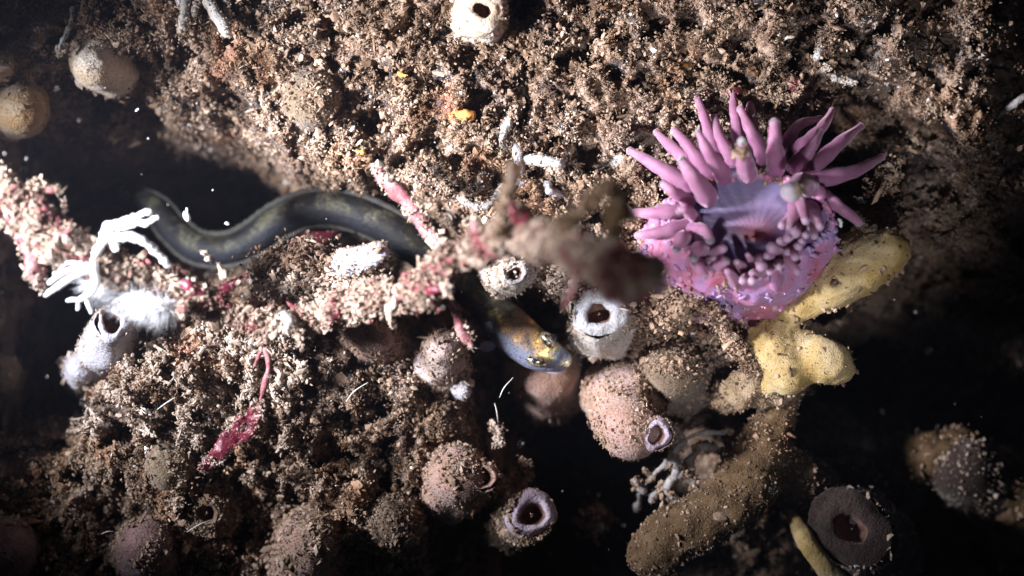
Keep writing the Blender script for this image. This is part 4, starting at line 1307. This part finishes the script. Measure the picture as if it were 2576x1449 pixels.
al = thing('red_alga', 'thin red alga stem hanging from the twig, widening into a dark red blade', 'alga', P(655, 830, 1.0))
limb([(655, 820, 1.05), (662, 860, 1.05), (676, 910, 1.0), (668, 960, 0.95), (658, 1000, 0.9), (648, 1025, 0.85)], [9, 8, 7, 8, 6, 9], M['pinkstem'], al, name='stem', crumb=120, seed=21, amp=.012)
limb([(655, 1015, .88), (630, 1060, .8), (585, 1100, .72), (555, 1135, .66), (515, 1180, .6)], [10, 27, 27, 20, 11], M['red'], al, name='blade', crumb=900, seed=22, flat=.25, amp=.05, csz=.006)
limb([(640, 920, .95), (655, 885, 1.0), (660, 860, 1.05)], [3, 5, 6], M['pinkstem'], al, name='stem', crumb=20, seed=23, amp=.01)
al2 = thing('red_alga', 'glossy crimson alga leaf tucked under the fish', 'alga', P(790, 605, -0.8))
limb([(735, 612, -0.7), (770, 602, -0.6), (815, 598, -0.6), (850, 582, -0.7)], [5, 19, 17, 5], M['red'], al2, name='blade', crumb=14, seed=24, flat=.35, amp=.01)
limb([(735, 612, -0.7), (700, 640, -0.7)], [4, 3], M['pinkstem'], al2, name='stem', crumb=10, seed=25, amp=.005)

# dark crumbly mass under the twig right of centre, and the left web of silt strands
for k, (pts, spd, cnt, lab) in enumerate((
        ([(660, 680, 0.1), (720, 665, 0.2), (770, 650, 0.3), (850, 690, 0.4)], 0.11, 1900, 'lumpy grey-brown silt heap under the lilac-white finger sponge'),
        ([(700, 730, 0.3), (800, 740, 0.5), (900, 720, 0.6), (960, 745, 0.7)], 0.12, 2200, 'loose tan silt heap packed above the middle of the twig'),
        ([(480, 905, 0.0), (560, 830, 0.2), (640, 850, 0.3), (720, 860, 0.3)], 0.09, 1500, 'pale silt bank below the twig and above the web'))):
    tuft('silt_clump', lab, 'silt clump', [P(*p) for p in pts], spd, cnt, 0.02, M['pale_crumb'] if k else M['crumb'], 50 + k, GT)


def strand(pts, w0, seed):
    r_ = np.random.default_rng(seed)
    c = catmull(np.array([P(*p) for p in pts]), 40)
    c = c + 0.03 * np.stack([perlin(c * 3 + seed), perlin(c * 3 + seed + 9), perlin(c * 3 + seed + 20)], 1)
    V, F, *_ = sweep(c[::2], [w0] * 20, n=40, seg=6, capn=1)
    cv_, cf_ = crumbs(c[r_.integers(0, 40, 30)] + r_.normal(size=(30, 3)) * w0 * 1.5, w0 * 0.8 * np.exp(np.clip(r_.normal(size=30), -1, 1) * .4), seed=seed)
    return join([(V, F), (cv_, cf_)])


sr = np.random.default_rng(21)
nodes = []
while len(nodes) < 110:
    x_, y_ = sr.uniform(165, 760), sr.uniform(850, 1190)
    if (y_ > 1000 + (x_ - 165) * 0.1 + 90) or (x_ < 230 and y_ < 900):
        continue
    nodes.append((x_, y_, gz(x_, y_) + sr.uniform(0.15, 0.45)))
parts = []
nd = np.array(nodes)
for k in range(len(nd)):
    dd = np.linalg.norm(nd[:, :2] - nd[k, :2], axis=1)
    for q in np.argsort(dd)[1:4]:
        if q > k or sr.random() < 0.3:
            mid = (nd[k] + nd[q]) / 2 + np.array([sr.normal() * 10, sr.normal() * 10, -0.08])
            parts.append(strand([tuple(nd[k]), tuple(mid), tuple(nd[q])], 0.012 * np.exp(np.clip(sr.normal(), -1, 1) * .5), int(k * 7 + q)))
V, F = join(parts)
web = mesh_obj('silt_web', V, F, M['pale_crumb'], smoothf=False)
tag(web, 'ragged web of silty strands over the lower left growth', 'silt web', kind='stuff')

# grey branching growth at lower middle right
hg = thing('branching_growth', 'lacy grey branching growth between the pinkish squirt and the brown sponge', 'branching growth', P(1700, 1180, -0.4))
gl = [[(1600, 1280, -.8), (1615, 1230, -.5), (1640, 1200, -.4), (1690, 1150, -.3), (1720, 1110, -.3), (1760, 1090, -.3), (1830, 1085, -.4)],
      [(1690, 1150, -.3), (1700, 1190, -.3), (1680, 1230, -.4), (1700, 1260, -.4)], [(1700, 1190, -.3), (1740, 1210, -.4), (1760, 1240, -.5)],
      [(1720, 1110, -.3), (1700, 1080, -.4), (1680, 1090, -.4)], [(1700, 1260, -.4), (1680, 1300, -.5)], [(1760, 1240, -.5), (1740, 1275, -.5), (1700, 1262, -.4)],
      [(1640, 1200, -.4), (1625, 1185, -.4)], [(1740, 1210, -.4), (1735, 1160, -.4), (1760, 1120, -.4)], [(1615, 1230, -.5), (1600, 1210, -.4)],
      [(1760, 1120, -.4), (1800, 1130, -.5), (1840, 1180, -.6)], [(1680, 1230, -.4), (1655, 1235, -.4), (1640, 1260, -.5)]]
for k, g_ in enumerate(gl):
    limb(g_, [7 + 3 * math.sin(k)] * len(g_), M['grey_branch'], hg, crumb=160, seed=60 + k, amp=.035, csz=.010, cm='crumb')

# fine threads and drifting specks
thr = [([(1290, 950, 0.2), (1268, 975, 0.2), (1256, 1000, 0.1)], 'fine white bristle curving over the black hollow below the fish'),
       ([(1244, 1015, 0), (1250, 1040, 0), (1252, 1062, -0.1)], 'curved hair-thin thread holding the silt speck'),
       ([(870, 1010, .6), (890, 985, .7), (925, 962, .7)], 'pale curved filament on the silt below the twig'),
       ([(395, 1030, .3), (420, 1012, .4), (440, 1000, .5)], 'thin straight filament in the silt web'),
       ([(470, 1338, .3), (500, 1320, .35), (530, 1308, .3)], 'thin bright line across the dim grey-brown squirt'),
       ([(255, 1343, .1), (270, 1337, .12), (285, 1337, .1)], 'tiny bright crescent filament in the lower left silt')]
for k, (g_, lab) in enumerate(thr):
    V, F, *_ = sweep([P(*p) for p in g_], [0.0035, 0.006, 0.003], n=24, seg=6, capn=1)
    tag(mesh_obj('filament', V, F, M['thread']), lab, 'filament', 'hair-thin filaments')
pc = [(470, 528, 1.2, 5, 'bright drifting speck above the fish, upper of the pair'), (471, 545, 1.2, 6, 'bright drifting speck above the fish, lower of the pair'),
      (422, 515, .5, 5, 'faint yellowish speck adrift above the fish loop'), (571, 562, .8, 5, 'small yellowish speck by the fish back'),
      (345, 276, .5, 6, 'blue-white speck in the upper left crevice'), (535, 478, .4, 3, 'tiny speck adrift over the crevice')]
for x_, y_, z_, s_, lab in pc:
    cv_, cf_ = crumbs(np.array([P(x_, y_, z_)]), [s_ * S], ico=ICO2, jag=.2, seed=int(x_))
    tag(mesh_obj('speck', cv_, cf_, M['grain']), lab, 'speck', 'drifting specks')

# marine snow adrift in the water
mr = np.random.default_rng(8)
n = 170
mz = mr.uniform(0.4, 5.5, n)
mc = np.stack([mr.uniform(-5.5, 5.5, n) * (DIST - mz) / DIST, mr.uniform(-3.2, 3.2, n) * (DIST - mz) / DIST, mz], 1)
cv, cf = crumbs(mc, 0.0042 * np.exp(mr.normal(size=n) * 0.35), jag=.4, seed=4)
tag(mesh_obj('marine_snow', cv, cf, M['grain'], smoothf=False), 'tiny pale particles adrift in the water', 'particles', kind='stuff')

# the water itself: a thin even veil
hb = bmesh.new()
bmesh.ops.create_cube(hb, size=1.0)
hm = bpy.data.meshes.new('haze')
hb.to_mesh(hm)
hb.free()
hz = bpy.data.objects.new('haze', hm)
C.collection.objects.link(hz)
hz.scale = (94, 94, 26)
hz.location = (0, 0, 6.0)
hv = bpy.data.materials.new('water_haze')
hv.use_nodes = True
hn, hl = hv.node_tree.nodes, hv.node_tree.links
hn.remove(hn['Principled BSDF'])
pv_ = hn.new('ShaderNodeVolumePrincipled')
pv_.inputs['Color'].default_value = (0.72, 0.78, 1.0, 1)
pv_.inputs['Density'].default_value = 0.0024
pv_.inputs['Anisotropy'].default_value = 0.3
hl.new(pv_.outputs[0], hn['Material Output'].inputs['Volume'])
hm.materials.append(hv)
tag(hz, 'faint blue haze of the water', 'haze', kind='stuff')
